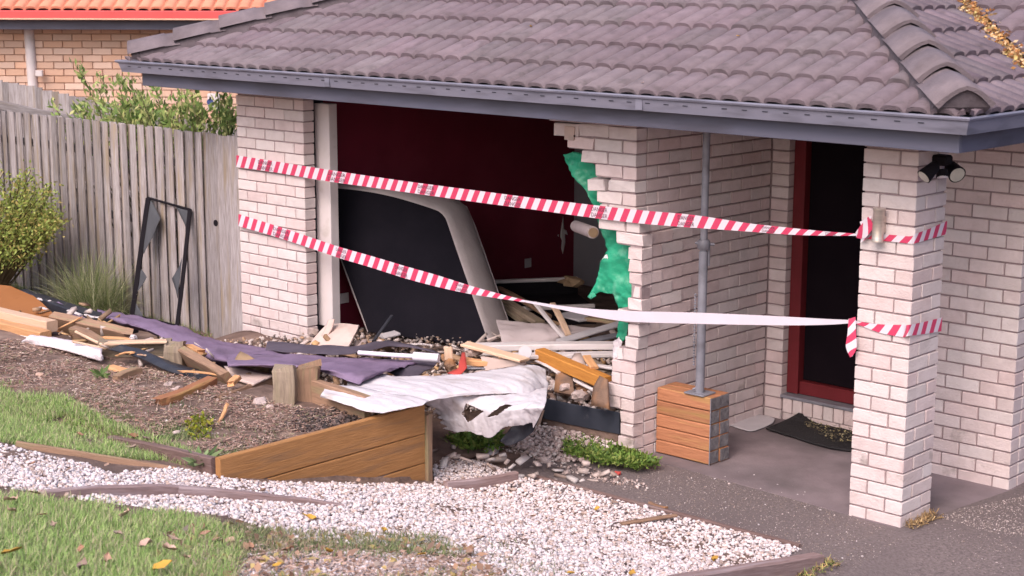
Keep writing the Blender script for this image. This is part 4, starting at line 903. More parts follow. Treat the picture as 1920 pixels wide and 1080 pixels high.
# ================================================================== PURPLE CLOTH AND WHITE SHEET
pc = thing('purple_cloth', 'long purple building cloth draped over the rubble from the fence to the hole', 'cloth', onZ(500, 690, -1.9))
Z1 = -1.62
loft('cloth_panel', [[onZ(182, 578, -1.70), onZ(240, 588, -1.70), onZ(320, 606, -1.68), onZ(400, 632, -1.70), onZ(480, 648, -1.72), onZ(560, 660, -1.74)],
  [onZ(196, 590, -1.64), onZ(255, 602, -1.62), onZ(325, 618, -1.60), onZ(400, 646, -1.62), onZ(478, 664, -1.64), onZ(560, 676, -1.64)],
  [onZ(205, 600, -1.66), onZ(270, 618, -1.62), onZ(322, 642, -1.62), onZ(390, 668, -1.63), onZ(452, 682, -1.66), onZ(540, 690, -1.68)],
  [onZ(212, 606, -1.74), onZ(285, 628, -1.74), onZ(310, 650, -1.74), onZ(372, 676, -1.74), onZ(440, 692, -1.74), onZ(525, 694, -1.74)]], M['purple'], pc, nu=80, nv=30, amp=.026, freq=3.2, seed=1)
loft('cloth_panel', [[onZ(430, 668, -1.64), onZ(520, 664, -1.62), onZ(620, 668, -1.60), onZ(720, 672, -1.60), onZ(800, 674, -1.62), onZ(815, 676, -1.62)],
  [onZ(425, 676, -1.58), onZ(520, 672, -1.56), onZ(630, 680, -1.54), onZ(710, 684, -1.56), onZ(755, 684, -1.58), onZ(770, 684, -1.6)],
  [onZ(428, 684, -1.515), onZ(520, 684, -1.495), onZ(620, 692, -1.485), onZ(690, 698, -1.495), onZ(725, 694, -1.525), onZ(745, 690, -1.545)],
  [onZ(430, 688, -1.565), onZ(515, 688, -1.545), onZ(600, 698, -1.525), onZ(672, 718, -1.535), onZ(700, 710, -1.565), onZ(722, 700, -1.565)]], M['purple'], pc, nu=80, nv=28, amp=.020, freq=3.6, seed=4)
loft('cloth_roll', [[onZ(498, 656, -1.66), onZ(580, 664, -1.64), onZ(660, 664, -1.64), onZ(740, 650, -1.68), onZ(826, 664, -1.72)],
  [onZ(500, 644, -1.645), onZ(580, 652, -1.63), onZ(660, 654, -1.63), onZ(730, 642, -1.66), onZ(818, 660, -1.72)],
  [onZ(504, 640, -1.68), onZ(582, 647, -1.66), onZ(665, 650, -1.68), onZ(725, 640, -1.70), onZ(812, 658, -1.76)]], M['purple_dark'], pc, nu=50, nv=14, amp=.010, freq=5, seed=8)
loft('underside_flap', [[onZ(706, 672, -1.62), onZ(760, 676, -1.61), onZ(826, 674, -1.62)], [onZ(718, 690, -1.61), onZ(762, 696, -1.60), onZ(812, 688, -1.62)], [onZ(728, 698, -1.62), onZ(764, 714, -1.62), onZ(796, 698, -1.63)]], M['purple_dark'], pc, nu=30, nv=16, amp=.008, freq=5, seed=12)  # flap in the cloth's darker underside colour
loft('cloth_panel', [[onZ(100, 568, -1.68), onZ(118, 577, -1.68), onZ(135, 592, -1.68)], [onZ(110, 566, -1.66), onZ(150, 590, -1.66), onZ(172, 604, -1.67)]], M['purple'], pc, nu=16, nv=8, amp=.008, freq=5, seed=13)
pp = thing('plastic_pipe', 'white plastic pipe lying on the purple cloth', 'pipe', onZ(750, 668, -1.56))
tube('pipe', [onZ(672, 661, -1.545), onZ(740, 666, -1.545), onZ(800, 669, -1.545)], .016, M['pipe'], pp, 10)
tube('pipe_socket', [onZ(776, 668, -1.545), onZ(823, 671.5, -1.545)], .031, M['pipe'], pp, 14)
ws = thing('white_sheet', 'large torn white sheet hanging over the timber planks and the rubble', 'sheet', onZ(820, 760, -2.0))
loft('sheet_panel', [[onZ(655, 702, -1.60), onZ(700, 696, -1.58), onZ(750, 704, -1.57), onZ(830, 703, -1.57), onZ(910, 695, -1.56), onZ(985, 684, -1.56), onZ(1022, 690, -1.60)],
  [onZ(650, 722, -1.57), onZ(705, 714, -1.55), onZ(760, 718, -1.53), onZ(840, 716, -1.53), onZ(920, 710, -1.53), onZ(985, 704, -1.54), onZ(1026, 714, -1.62)],
  [onZ(642, 735, -1.57), onZ(710, 732, -1.55), onZ(770, 736, -1.53), onZ(850, 733, -1.53), onZ(925, 727, -1.54), onZ(990, 722, -1.56), onZ(1026, 732, -1.66)],
  [onZ(640, 744, -1.60), onZ(712, 746, -1.57), onZ(770, 756, -1.56), onZ(850, 744, -1.56), onZ(930, 738, -1.57), onZ(992, 738, -1.60), onZ(1024, 752, -1.70)]], M['sheet'], ws, nu=110, nv=40, amp=.010, freq=4.5, seed=21, stretch=(.45, 2.4, 2.4), th=.002)
def fall_hole(u, v): return (abs(u-.26-.07*math.sin(v*5)) < .10*(1-abs(v-.40)/.22) and abs(v-.40) < .22) or (u < .03+.03*math.sin(v*31)) or (v > .93+.07*math.sin(u*19)) or (abs(u-.56+.5*(v-.42)) < .045 and abs(v-.42) < .14)
loft('hanging_panel', [[onZ(790, 748, -1.58), onZ(850, 744, -1.575), onZ(910, 738, -1.575), onZ(975, 735, -1.58), onZ(1026, 726, -1.62)],
  [onY(812, 772, -1.12), onY(865, 772, -1.10), onY(920, 764, -1.08), onY(980, 760, -1.02), onY(1022, 756, -.98)],
  [onY(822, 788, -1.10), onY(875, 796, -1.08), onY(925, 790, -1.08), onY(982, 778, -1.02), onY(1010, 784, -.98)],
  [onY(830, 806, -1.06), onY(885, 818, -1.06), onY(930, 820, -1.05), onY(975, 796, -1.00), onY(998, 806, -.96)]], M['sheet'], ws, nu=100, nv=70, amp=.017, freq=4.5, seed=25, hole=fall_hole, stretch=(2.0, 1, .45), th=.002)
loft('sheet_corner', [[onZ(612, 718, -1.535), onZ(680, 726, -1.525), onZ(740, 738, -1.53), onZ(805, 748, -1.54)], [onZ(604, 736, -1.54), onZ(665, 745, -1.53), onZ(730, 752, -1.525), onZ(792, 757, -1.53)], [onZ(600, 744, -1.57), onZ(650, 758, -1.56), onZ(700, 773, -1.56), onZ(745, 770, -1.56)]], M['sheet'], ws, nu=50, nv=18, amp=.012, freq=6, seed=31, stretch=(.4, 2, 1), th=.002)
o = loft('plastic_flap', [[onY(965, 780, -.93), onY(1000, 785, -.92), onY(1012, 775, -.92)], [onY(958, 800, -.95), onY(985, 806, -.92), onY(1000, 806, -.92)], [onY(938, 828, -1.0), onY(950, 836, -.96), onY(968, 828, -.95)]], M['rubber'], nu=14, nv=18, amp=.02, freq=8, seed=33); tag(o, 'crumpled black plastic flap under the lower tip of the white sheet', 'plastic')

# ================================================================== RUBBLE AT THE HOLE
def on(px, py, Z): return onZ(px, py, Z)
p, q = seg2((868, 652), -1.585, (1156, 648), -1.575); tp('white_board', 'long white painted board lying across the sill of the hole', p, q, .11, .045, 'white', 'board', seg=7, jag=(.02, .0))
p, q = seg2((962, 668), -1.61, (1152, 664), -1.61); tp('white_board', 'second mauve white board under the long white one', p, q, .10, .03, 'white', 'board', seg=5)
p, q = seg2((868, 644), -1.53, (985, 676), -1.56); tp('pine_board', 'pale pine board slanting over the left end of the white board', p, q, .10, .025, 'pale_pine', 'board', jag=(.04, .02))
o = sheet('plasterboard_piece', [on(905, 668, -1.58), on(986, 678, -1.58), on(986, 694, -1.66), on(912, 690, -1.66)], M['plaster'], sub=2, amp=.004, th=.03, smooth=False); tag(o, 'pinkish plasterboard block standing above the white sheet', 'plasterboard')
ds = thing('round_lid', 'round grey lid standing among the pale boards', 'lid', on(985, 672, -1.6)); c0 = on(985, 661, -1.55); nn = Vector((.55, -.75, .35)).normalized()
tube('lid', [c0, c0+nn*.012], .047, M['mat_white'], ds, 22)
p, q = seg2((1012, 664), -1.60, (1138, 718), -1.66); tp('pine_beam', 'bright orange pine beam sloping down to the broken wall end', p, q, .085, .085, 'orange_pine', seg=6)
p, q = seg2((1090, 672), -1.62, (1150, 700), -1.66); tp('wood_board', 'mauve grey board beside the orange beam', p, q, .12, .02, 'grey_wood', 'board', jag=(.05, .05))
p, q = seg2((1066, 706), -1.70, (1118, 734), -1.73); tp('white_strip', 'narrow white strip under the orange beam', p, q, .03, .02, 'white', 'strip')
p, q = seg2((1008, 676), -1.64, (1050, 700), -1.68); tp('white_strip', 'white strip left of the orange beam end', p, q, .05, .015, 'white', 'strip')
p, q = seg2((1098, 683), -1.62, (1158, 692), -1.62); tp('white_strip', 'white strip poking from the wall end above the orange beam', p, q, .05, .02, 'white', 'strip', jag=(.03, 0))
o = sheet('board_piece', [on(1044, 690, -1.66), on(1072, 694, -1.66), on(1078, 742, -1.78), on(1040, 736, -1.78)], M['clay'], sub=2, amp=.012, th=.02); tag(o, 'brown board fragment below the orange beam', 'board')
o = sheet('board_piece', [on(1128, 706, -1.60), on(1140, 712, -1.60), on(1144, 768, -1.78), on(1112, 760, -1.78), on(1116, 728, -1.68)], M['clay'], sub=2, amp=.01, th=.02, seed=3); tag(o, 'rust brown board stub standing beside the broken bricks', 'board')
o = sheet('board_piece', [on(1078, 665, -1.60), on(1090, 664, -1.58), on(1100, 690, -1.64), on(1064, 688, -1.64)], M['plaster'], sub=1, amp=.006, th=.012); tag(o, 'triangular plaster shard behind the orange beam', 'plasterboard')
p, q = seg2((1100, 668), -1.56, (1115, 690), -1.60); tp('wood_chip', 'salmon wood chip leaning behind the orange beam', p, q, .06, .02, 'pine', 'splinter')
o = lump('clay_chunk', on(845, 688, -1.64), (.13, .10, .13), M['clay'], seed=4); tag(o, 'brown clay chunk at the right end of the white pipe', 'chunk')
o = lump('clay_chunk', on(836, 672, -1.60), (.08, .07, .07), M['clay'], seed=9); tag(o, 'smaller orange brown chunk touching the pipe socket', 'chunk')
o = sheet('plastic_strip', [on(866, 662, -1.57), on(872, 660, -1.55), on(876, 690, -1.60), on(862, 704, -1.63), on(838, 700, -1.63), on(860, 690, -1.60)], M['cloth_red'], sub=2, amp=.02, th=.003); tag(o, 'curled red plastic strip round the brown chunk', 'plastic strip')
p = on(842, 674, -1.60); tp('pine_offcut', 'upright pale pine offcut above the brown chunk', p, p+Vector((-.01, .0, .10)), .06, .03, 'pale_pine', 'offcut', up=(.6, -.75, 0), jag=(0, .03))
o = lump('brick_half', on(888, 660, -1.58), (.16, .11, .09), M['rock'], seed=14); tag(o, 'pale broken brick half at the left end of the white board', 'brick')
p, q = seg2((872, 676), -1.62, (920, 680), -1.62); tp('pine_offcut', 'orange pine offcut under the broken brick half', p, q, .07, .04, 'pine', 'offcut')
p, q = seg2((876, 690), -1.66, (924, 690), -1.66); tp('metal_strip', 'mauve grey metal strip below the pine offcut', p, q, .05, .012, 'steel', 'strip')
for i, (px, py, s, m, lb) in enumerate([(830, 712, .10, 'rock', 'pinkish rubble lump left of the red strip'), (905, 705, .13, 'rock', 'whitish mortar lump under the plasterboard block'), (935, 700, .10, 'rock', 'angular white lump right of the mortar lump'), (1100, 722, .14, 'clay', 'dark brown rubble lump under the orange beam'), (1085, 742, .12, 'rock', 'dusty pink lump above the black membrane'), (1060, 726, .09, 'rock', 'small pale lump above the membrane corner'),
      (1032, 848, .10, 'rock', 'flat pinkish brick shard standing in the weeds'), (1022, 826, .07, 'foam', 'clean white fragment beside the tall weed'), (1050, 842, .09, 'clay', 'grey brown shard right of the pink one'), (1020, 862, .09, 'rock', 'tilted pale shard on the soil edge'), (1062, 886, .055, 'rock', 'pebble sized pale lump at the path edge'), (1132, 894, .07, 'rock', 'pale lump on the path below the weeds'), (1158, 888, .06, 'cloth_red', 'reddish brick fragment on the path'), (848, 838, .12, 'plaster', 'flat salmon plaster piece by the end post'), (822, 812, .08, 'rock', 'pinkish block leaning on the end post'), (922, 842, .12, 'mat_white', 'grey shard below the black plastic flap'),
      (488, 756, .10, 'rock', 'white broken brick left of the split post'), (505, 764, .06, 'rock', 'small white chip beside the white broken brick'), (318, 722, .08, 'rock', 'pale chip near the left end of the reddish stick'), (332, 730, .07, 'rock', 'second pale chip near the reddish stick'), (75, 704, .07, 'fallen_pink', 'flat salmon chip on the straw at the left'), (250, 632, .06, 'foam', 'white plaster crumb on the broad brown sleeper'), (278, 640, .08, 'rock', 'pinkish crumb beside the level sleeper'), (212, 612, .05, 'foam', 'white fragment against the purple cloth fold'), (330, 812, .05, 'rock', 'small white stone in the straw bed')]):
    inb = 640 < py < 760 and px > 820; c0 = on(px, py, -1.64 if py < 710 else -1.74) if inb else G(px, py, s*.15)
    if px < 300 and py < 660: c0 = on(px, py, -1.58)
    o = lump('rubble_lump', c0, (s*1.25, s, s*.75), M[m], seed=100+i); tag(o, lb, 'rubble')
RC = [(.24, .20, .19), (.38, .30, .28), (.14, .11, .10), (.50, .41, .39), (.32, .22, .17)]
stones('rubble', 'dark fine rubble over the room floor at the foot of the leaning bed base', None, 2600, .01, .06, RC, m='rubble', cat='rubble', layers=.06, world=[(.70, .20), (2.2, .15), (3.9, .10), (3.9, 1.3), (1.0, 1.2)], Z=lambda x, y: -1.86+.02*np.sin(x*5))
def slope(x, y): return -1.84+.16*np.clip(y/-.9, 0, 1)*0 - .0*x - .20*np.clip((-y)/1.2, 0, 1)
stones('rubble', 'mixed rubble heap spilling from the hole under the cloths and boards', None, 6500, .010, .055, RC+[(.60, .50, .47), (.55, .45, .42)]+[(.55, .45, .42), (.42, .27, .18)], m='rubble', cat='rubble', layers=.07, world=[(.85, .1), (3.2, .1), (3.1, -.45), (2.9, -.7), (2.5, -1.15), (.7, -1.1), (.0, -.6)], Z=slope)
stones('rubble', 'pinkish rubble on the room floor edge behind the black membrane', None, 1100, .012, .09, [(.55, .44, .42), (.42, .32, .29), (.30, .2, .16), (.62, .54, .52)], m='rubble', cat='rubble', layers=.10, world=[(3.1, .03), (3.97, .03), (3.97, .6), (3.1, .6)], Z=lambda x, y: -1.85+.06*y)

# mixed scraps in the heap: shards of board, plaster and brick, too many to count
def scraps(label, world, n, Zf, cols, smax=.16):
    P = scatter(None, n, 0, world); V, F, C = [], [], []
    for x, y, _ in P:
        L, W, T = R.uniform(.03, smax), R.uniform(.015, .06), R.uniform(.006, .03); m = (Euler((R.gauss(0, .45), R.gauss(0, .45), R.uniform(0, 6.3)))).to_matrix(); c = Vector((x, y, Zf(x, y)+R.uniform(.0, .09))); b = len(V)
        for sz in (-1, 1):
            for a, d in ((-1, -1), (1, -1), (1, 1), (-1, 1)): V.append(c+m @ Vector((a*L/2*R.uniform(.75, 1.1), d*W/2*R.uniform(.6, 1.1), sz*T/2)))
        F += [(b+3, b+2, b+1, b), (b+4, b+5, b+6, b+7)]+[(b+k, b+(k+1) % 4, b+4+(k+1) % 4, b+4+k) for k in range(4)]
        cc = np.array(R.choice(cols))*R.uniform(.75, 1.15); C += [cc]*8
    o = bulk('rubble', V, F, np.array(C), M['rubble'], None, loc=tuple(P.mean(0))); tag(o, label, 'rubble', kind='stuff')
SC = [(.62, .50, .47), (.55, .44, .41), (.40, .25, .16), (.52, .32, .17), (.30, .20, .14), (.66, .58, .57), (.20, .16, .15), (.34, .26, .25)]
scraps('splintered board and plaster scraps heaped below the hole', [(1.0, .1), (3.3, .1), (3.0, -.5), (2.2, -1.05), (1.0, -.9)], 330, lambda x, y: -1.80+.22*min(0, y), SC)
scraps('plaster and timber scraps lying on the room floor', [(1.9, .3), (3.9, .1), (3.9, 1.6), (2.0, 1.7)], 260, lambda x, y: -1.83, SC, .3)
scraps('wood splinters and crumbs among the broken sleepers on the left', [(-.9, -1.0), (2.4, -1.3), (2.4, -1.8), (-.9, -1.8)], 70, lambda x, y: -1.69, [(.40, .25, .16), (.52, .32, .17), (.26, .17, .12), (.55, .45, .42)])
scraps('pale shards scattered at the edge of the path by the weeds', [(3.0, -.8), (3.9, -.5), (4.3, -.3), (4.3, -.62), (3.6, -.95), (3.0, -1.15)], 45, lambda x, y: -2.15, [(.62, .50, .47), (.55, .44, .41), (.66, .58, .57), (.34, .25, .22)], .11)
# heap of earth and rubble that carries the cloths
V, F = [], []; nx, ny = 44, 16
for i in range(nx+1):
    for j in range(ny+1):
        x = -.6+3.95*i/nx; y = .25-1.75*j/ny
        e = sm(-.6, .2, x)*sm(3.35, 2.7, x)*sm(-1.5, -1.2, y); z = -2.12+e*(.29-.16*sm(0, -1.2, y))+.03*noise.noise(Vector((x*4, y*4, 8)))*e
        if y > 0: z = -1.88+.0*z if x > .83 else -2.1
        V.append((x, y, z))
for i in range(nx):
    for j in range(ny): a = i*(ny+1)+j; F.append((a, a+1, a+ny+2, a+ny+1))
mobj('rubble_heap', V, F, M['soil'], smooth=True)['kind'] = 'structure'
# pink plasterboard sheet with a red edge line, leaning at the pier foot
pb_ = thing('plasterboard_sheet', 'pale pink plasterboard sheet with a red edge line at the foot of the pier', 'plasterboard', onZ(620, 650, -1.7))
A0, A1, A2, A3 = onY(572, 664, -.28), onY(612, 612, .02), onY(674, 612, .06), onY(648, 662, -.24)
sheet('board', [A0, onY(590, 636, -.12), A1, onY(640, 608, .05), A2, onY(664, 634, -.1), A3], M['plaster'], pb_, sub=3, amp=.006, th=.012, smooth=False, edge=.006)
dl = (A2-A3); nn = (A1-A0).cross(A3-A0).normalized(); nn = nn if nn.y < 0 else -nn
b0, b1 = A3+dl*.04+(A0-A3)*.08+nn*.012, A3+dl*.78+(A0-A3)*.08+nn*.012; plank('red_line', b0, b1, .012, .004, M['cloth_red'], pb_, up=tuple(nn), seg=3, warp=.001, bev=.001)
o = sheet('bracket_scrap', [onY(603, 632, -.10), onY(617, 600, -.03), onY(628, 598, -.03), onY(624, 618, -.06), onY(612, 634, -.1)], M['plaster'], sub=2, amp=.012, th=.01, edge=.01); tag(o, 'torn grey pink plaster scrap on top of the pink plasterboard', 'plaster')
o = lump('brick_half', onY(588, 622, -.03), (.10, .09, .08), M['rock'], seed=51); tag(o, 'broken brick corner at the foot of the left pier', 'brick')
o = lump('brick_half', onY(580, 640, -.10), (.12, .09, .08), M['rock'], seed=53); tag(o, 'pale broken brick in front of the left pier foot', 'brick')
p, q = onY(700, 640, .10), onY(735, 592, .35); tp('dark_bar', 'dark thin bar leaning against the black bed base', p, q, .03, .02, 'rubber', 'bar', up=(0, -1, 0))
p, q = onZ(715, 632, -1.80), onZ(745, 624, -1.78); tp('grey_board', 'grey board flat on the rubble before the bed base', p, q, .12, .02, 'mat_white', 'board')
p, q = onZ(770, 646, -1.78), onZ(812, 648, -1.80); tp('white_strip', 'white strip at the foot of the bed base', p, q, .03, .012, 'white', 'strip')

# ================================================================== INSIDE THE ROOM
bb = thing('leaning_bed_base', 'black bottomed bed base with pale sides leaning upright inside the hole', 'bed base', onY(800, 640, .8))
P1, P2, P3, P4 = onY(690, 622, .50), onY(921, 655, .86), onY(833, 398, 1.00), onY(590, 350, .34)
nb_ = (P2-P1).cross(P4-P1).normalized(); nb_ = nb_ if nb_.y > 0 else -nb_
ctrl = []
def quad(u, v):
    r = .06; a, b = (u-1+r)/r, (v-1+r)/r
    if a > 0 and b > 0: a, b = a*math.sqrt(1-b*b/2), b*math.sqrt(1-a*a/2); u, v = 1-r+r*a, 1-r+r*b
    return (P1*(1-u)+P2*u)*(1-v)+(P4*(1-u)+P3*u)*v+Vector((0, 0, .05*math.sin(math.pi*u)*v))
N_ = 28
V = [quad(i/N_, j/N_)-nb_*.0 for i in range(N_+1) for j in range(N_+1)]; F = [(i*(N_+1)+j, (i+1)*(N_+1)+j, (i+1)*(N_+1)+j+1, i*(N_+1)+j+1) for i in range(N_) for j in range(N_)]
mobj('base_cloth', V, F, M['mattress_base'], bb, smooth=True)
TH = .46
loop = [(0, v/10) for v in range(10)]+[(u/28, 1) for u in range(28)]+[(1, 1-v/28) for v in range(29)]
V, F = [], []
cen = quad(.5, .5)
for (u, v) in loop:
    p = quad(u, v); out = (p-cen).normalized()
    for d, e in ((-.002, -.004), (.004, .012), (.07, .034), (.20, .048), (.34, .040), (TH, -.01)): V.append(p+nb_*d+out*e)
for i in range(len(loop)-1):
    for k in range(5): a = i*6+k; F.append((a, a+1, a+7, a+6))
mobj('side_panel', V, F, M['mattress_side'], bb, smooth=True)
V = [quad(i/6, j/6)+nb_*TH for i in range(7) for j in range(7)]; F = [(i*7+j, (i+1)*7+j, (i+1)*7+j+1, i*7+j+1) for i in range(6) for j in range(6)]; mobj('top_panel', V, F, M['mattress_side'], bb, smooth=True)
def plate(label, px, py, w_, h_, m='white'):
    c0 = onX(px, py, .628); o = boxo('power_point', c0, (.012, w_, h_), M[m], None, .003); return tag(o, label, 'power point')
plate('white power point low on the red wall beside the window jamb', 640, 560, .16, .085); plate('small white power point on the red wall right of the bed base', 990, 493, .085, .085, 'mat_white')
c0 = onX(1055, 445, .625); o = sheet('plaster_scar', [c0+Vector((0, y, z)) for y, z in ((0, .20), (.012, .08), (.05, .06), (.07, .015), (.03, .03), (.035, -.05), (.015, -.12), (.0, -.16), (-.02, -.10), (-.01, -.03), (-.035, .01), (-.03, .06))], M['white'], sub=2, amp=.004, th=.004); tag(o, 'jagged white plaster scar on the red wall', 'plaster scar')
o = sheet('plaster_scar', [c0+Vector((0, y, z)) for y, z in ((-.075, .03), (-.06, .035), (-.062, .012))], M['white'], sub=1, amp=.001, th=.004); tag(o, 'tiny white plaster chip mark left of the jagged scar', 'plaster scar')
pr = thing('rolled_blind', 'pale rolled blind poking out behind the bricks under the upper tape', 'roller blind', onY(1105, 430, .3)); p, q = onY(1080, 424, .75), onY(1112, 436, .28)
tube('roll', [p, q], .042, M['linen'], pr, 16); tube('core', [q, q+(q-p).normalized()*.012], .033, M['cardboard'], pr, 16)
cb = thing('couch_base', 'dark couch base with white trim lying at the back of the room', 'couch', onZ(1000, 590, -1.85))
p0, p1 = onZ(900, 530, -1.60), onZ(1085, 523, -1.60); dv = (p1-p0).normalized(); dn = Vector((-dv.y, dv.x, 0)); dn = dn if dn.y > 0 else -dn
mid = (p0+p1)/2; ang = math.atan2(dv.y, dv.x); L_ = (p1-p0).length
def cbx(name, off, z, s, m): c_ = mid+dn*off; o = boxo(name, (c_.x, c_.y, z), s, M[m], cb, .006); o.rotation_euler = (0, 0, ang); return o
cbx('back_panel', .05, -1.72, (L_, .06, .22), 'black'); cbx('top_trim', .02, -1.60, (L_, .05, .03), 'white'); cbx('seat_panel', -.30, -1.78, (L_*.98, .62, .10), 'black'); cbx('front_trim', -.63, -1.715, (L_*.95, .04, .035), 'white'); cbx('front_panel', -.63, -1.81, (L_*.98, .03, .14), 'black')
for i, (a, za, b, zb, w_, t, m, lb) in enumerate([((912, 545), -1.62, (1012, 606), -1.72, .09, .04, 'grey_wood', 'dull brown stud leaning over the couch base'), ((925, 562), -1.66, (985, 604), -1.74, .09, .04, 'grey_wood', 'second dull stud below the first'), ((935, 540), -1.60, (1030, 594), -1.70, .05, .03, 'old_wood', 'narrow brown batten between the studs'), ((1003, 568), -1.50, (1058, 634), -1.66, .035, .025, 'white', 'white painted stick leaning in the middle of the room'), ((1036, 570), -1.50, (1066, 630), -1.66, .05, .025, 'pale_pine', 'pale pine stick leaning beside the white one'), ((1050, 640), -1.66, (1165, 606), -1.60, .10, .02, 'mat_white', 'grey flat board rising towards the green wrap'), ((1048, 655), -1.70, (1160, 628), -1.66, .10, .02, 'steel', 'dark grey board under the flat grey one'), ((1055, 588), -1.62, (1100, 600), -1.62, .16, .015, 'mat_white', 'grey panel behind the pale sticks'), ((1100, 598), -1.62, (1165, 608), -1.62, .07, .03, 'old_wood', 'brown board at the right of the room')]):
    p, q = seg2(a, za, b, zb); tp('loose_timber', lb, p, q, w_, t, m, seg=4)
ln = loft('bed_linen', [[onZ(930, 600, -1.62), onZ(985, 603, -1.62), onZ(1040, 608, -1.62), onZ(1140, 614, -1.64)], [onZ(936, 620, -1.64), onZ(990, 622, -1.64), onZ(1050, 624, -1.64), onZ(1110, 622, -1.66)], [onZ(942, 646, -1.72), onZ(990, 646, -1.72), onZ(1040, 640, -1.70), onZ(1080, 634, -1.70)]], M['linen'], nu=40, nv=20, amp=.016, freq=5, seed=41); tag(ln, 'mauve bed linen spread over the rubble beside the bed base', 'bedding')
o = lump('carton', onZ(1072, 528, -1.56), (.26, .2, .10), M['cardboard'], seed=61); tag(o, 'brown crumpled carton on the couch base', 'carton')

# green wrap behind the broken bricks
gwp = thing('green_wrap', 'torn green building wrap hanging behind the broken brick edge', 'building wrap', onY(1150, 480, .13))
gy = .118
def gsh(pts, seed, amp=.02): return sheet('wrap_piece', [onY(px, py, y) for px, py, y in pts], M['green'], gwp, sub=4, amp=amp*1.3, freq=7, th=.0015, seed=seed, edge=.007)
gsh([(1054, 290, .10), (1075, 285, .12), (1100, 288, .13), (1120, 315, .13), (1130, 380, .13), (1150, 430, .13), (1124, 432, .13), (1112, 385, .11), (1096, 355, .09), (1075, 330, .08)], 1)
gsh([(1122, 400, .125), (1180, 420, .13), (1195, 480, .13), (1196, 540, .13), (1192, 560, .12), (1178, 585, .12), (1158, 575, .11), (1148, 552, .10), (1125, 548, .07), (1104, 556, .05), (1116, 530, .07), (1128, 492, .10), (1138, 470, .12), (1128, 440, .12)], 2)
gsh([(1158, 570, .125), (1182, 580, .13), (1176, 630, .13), (1168, 640, .12), (1155, 632, .11), (1160, 600, .12)], 3)
gsh([(1102, 556, .05), (1112, 548, .05), (1118, 554, .05), (1108, 562, .04)], 5, .01)
o = sheet('silver_lining', [onY(x, y, .10) for x, y in ((1150, 640), (1162, 632), (1168, 640), (1160, 672), (1152, 690), (1148, 665))], M['foam'], gwp, sub=2, amp=.02, freq=16, th=.002, edge=.008)
o = sheet('silver_lining', [onY(x, y, .09) for x, y in ((1126, 490), (1136, 476), (1140, 484), (1130, 496))], M['foam'], gwp, sub=2, amp=.015, freq=16, th=.002, edge=.006)

# ================================================================== PORCH THINGS
tb_ = thing('timber_crib', 'stack of short orange hardwood timbers holding up the steel prop', 'timber stack', (4.37, .34, -2.13))
tx0, tx1, ty0, ty1 = 4.16, 4.60, .235, .455; lz = .0915
for i in range(5):
    for j in range(2):
        z = -2.128+lz*(i+.5); y = ty0+(ty1-ty0)*(j+.5)/2; c0 = R.uniform(-.006, .006)
        t = plank('timber', (tx0+c0, y, z), (tx1+c0, y, z), (ty1-ty0)/2-.004, lz-.004, M['block'], tb_, up=(0, 0, 1), seg=3, warp=.002, bev=.006)
        boxo('end_grain', (tx1+c0+.001, y, z), (.004, (ty1-ty0)/2-.010, lz-.010), M['end_grain'], t, .0015)
boxo('edge_strap', (tx1+.004, ty0-.003, -2.128+lz*2.5), (.006, .006, lz*5), M['steel'], tb_, .001)
TZ = -2.128+lz*5
pz = thing('steel_prop', 'grey steel building prop standing on the timber stack under the eave', 'prop', (4.50, .335, TZ))
pb0 = onZ(1312, 735, TZ+.01); top = Vector((pb0.x+.005, pb0.y-.0, .158)); ax = top-pb0
boxo('base_plate', (pb0.x, pb0.y, TZ+.006), (.16, .14, .010), M['steel'], pz, .002)
tube('outer_tube', [pb0, pb0+ax*.52], .030, M['steel'], pz, 16); tube('inner_tube', [pb0+ax*.52, top], .0245, M['steel'], pz, 16)
cz = pb0+ax*.545; tube('collar', [cz-ax*.018, cz-ax*.012, cz+ax*.012, cz+ax*.018], .04, M['steel'], pz, 16, rads=[.034, .042, .042, .034])
r_ = AR; tube('collar_handle', [cz-r_*.055+Vector((0, 0, .012)), cz+r_*.07], .010, M['steel'], pz, 8); tube('handle_drop', [cz+r_*.035, cz+r_*.035+Vector((0, 0, -.14))], .008, M['steel'], pz, 8)
boxo('top_plate', (top.x, top.y, .150), (.14, .14, .008), M['steel'], pz, .002)
chz = []
for k in range(26): zc_ = pb0+ax*(.10+.27*k/26)-r_*.045; chz.append((zc_.x-.006, zc_.x+.006, zc_.y-.004, zc_.y+.004, zc_.z, zc_.z+.012))
boxes('pin_chain', chz, M['steel'], pz)
for k in range(4): c_ = pb0+r_*(-.035-.01*(k % 2))+Vector((0, 0, .02+.012*k)); tube('chain_heap', [c_-r_*.012, c_+r_*.012+AU*.01], .006, M['steel'], pz, 8) if k == 0 else None
o = loft('paper_sheet', [[onZ(1366, 797, -2.124), onZ(1400, 808, -2.124), onZ(1416, 808, -2.124)], [onZ(1385, 785, -2.122), onZ(1425, 792, -2.12), onZ(1446, 795, -2.12)], [onZ(1416, 777, -2.12), onZ(1436, 780, -2.118), onZ(1453, 785, -2.110)]], M['mat_white'], nu=14, nv=14, amp=.004, freq=6, th=.003); tag(o, 'grey white sheet of paper lying in the porch corner', 'paper')
o = loft('doormat', [[onZ(1436, 804, -2.118), onZ(1500, 824, -2.118), onZ(1555, 840, -2.118), onZ(1600, 846, -2.118)], [onZ(1470, 790, -2.10), onZ(1530, 800, -2.112), onZ(1580, 812, -2.115), onZ(1625, 824, -2.115)], [onZ(1497, 774, -2.05), onZ(1540, 786, -2.10), onZ(1590, 800, -2.11), onZ(1640, 812, -2.112)]], M['doormat'], nu=24, nv=16, amp=.006, freq=5, th=.008); tag(o, 'black rubber doormat curled up below the front door', 'doormat')
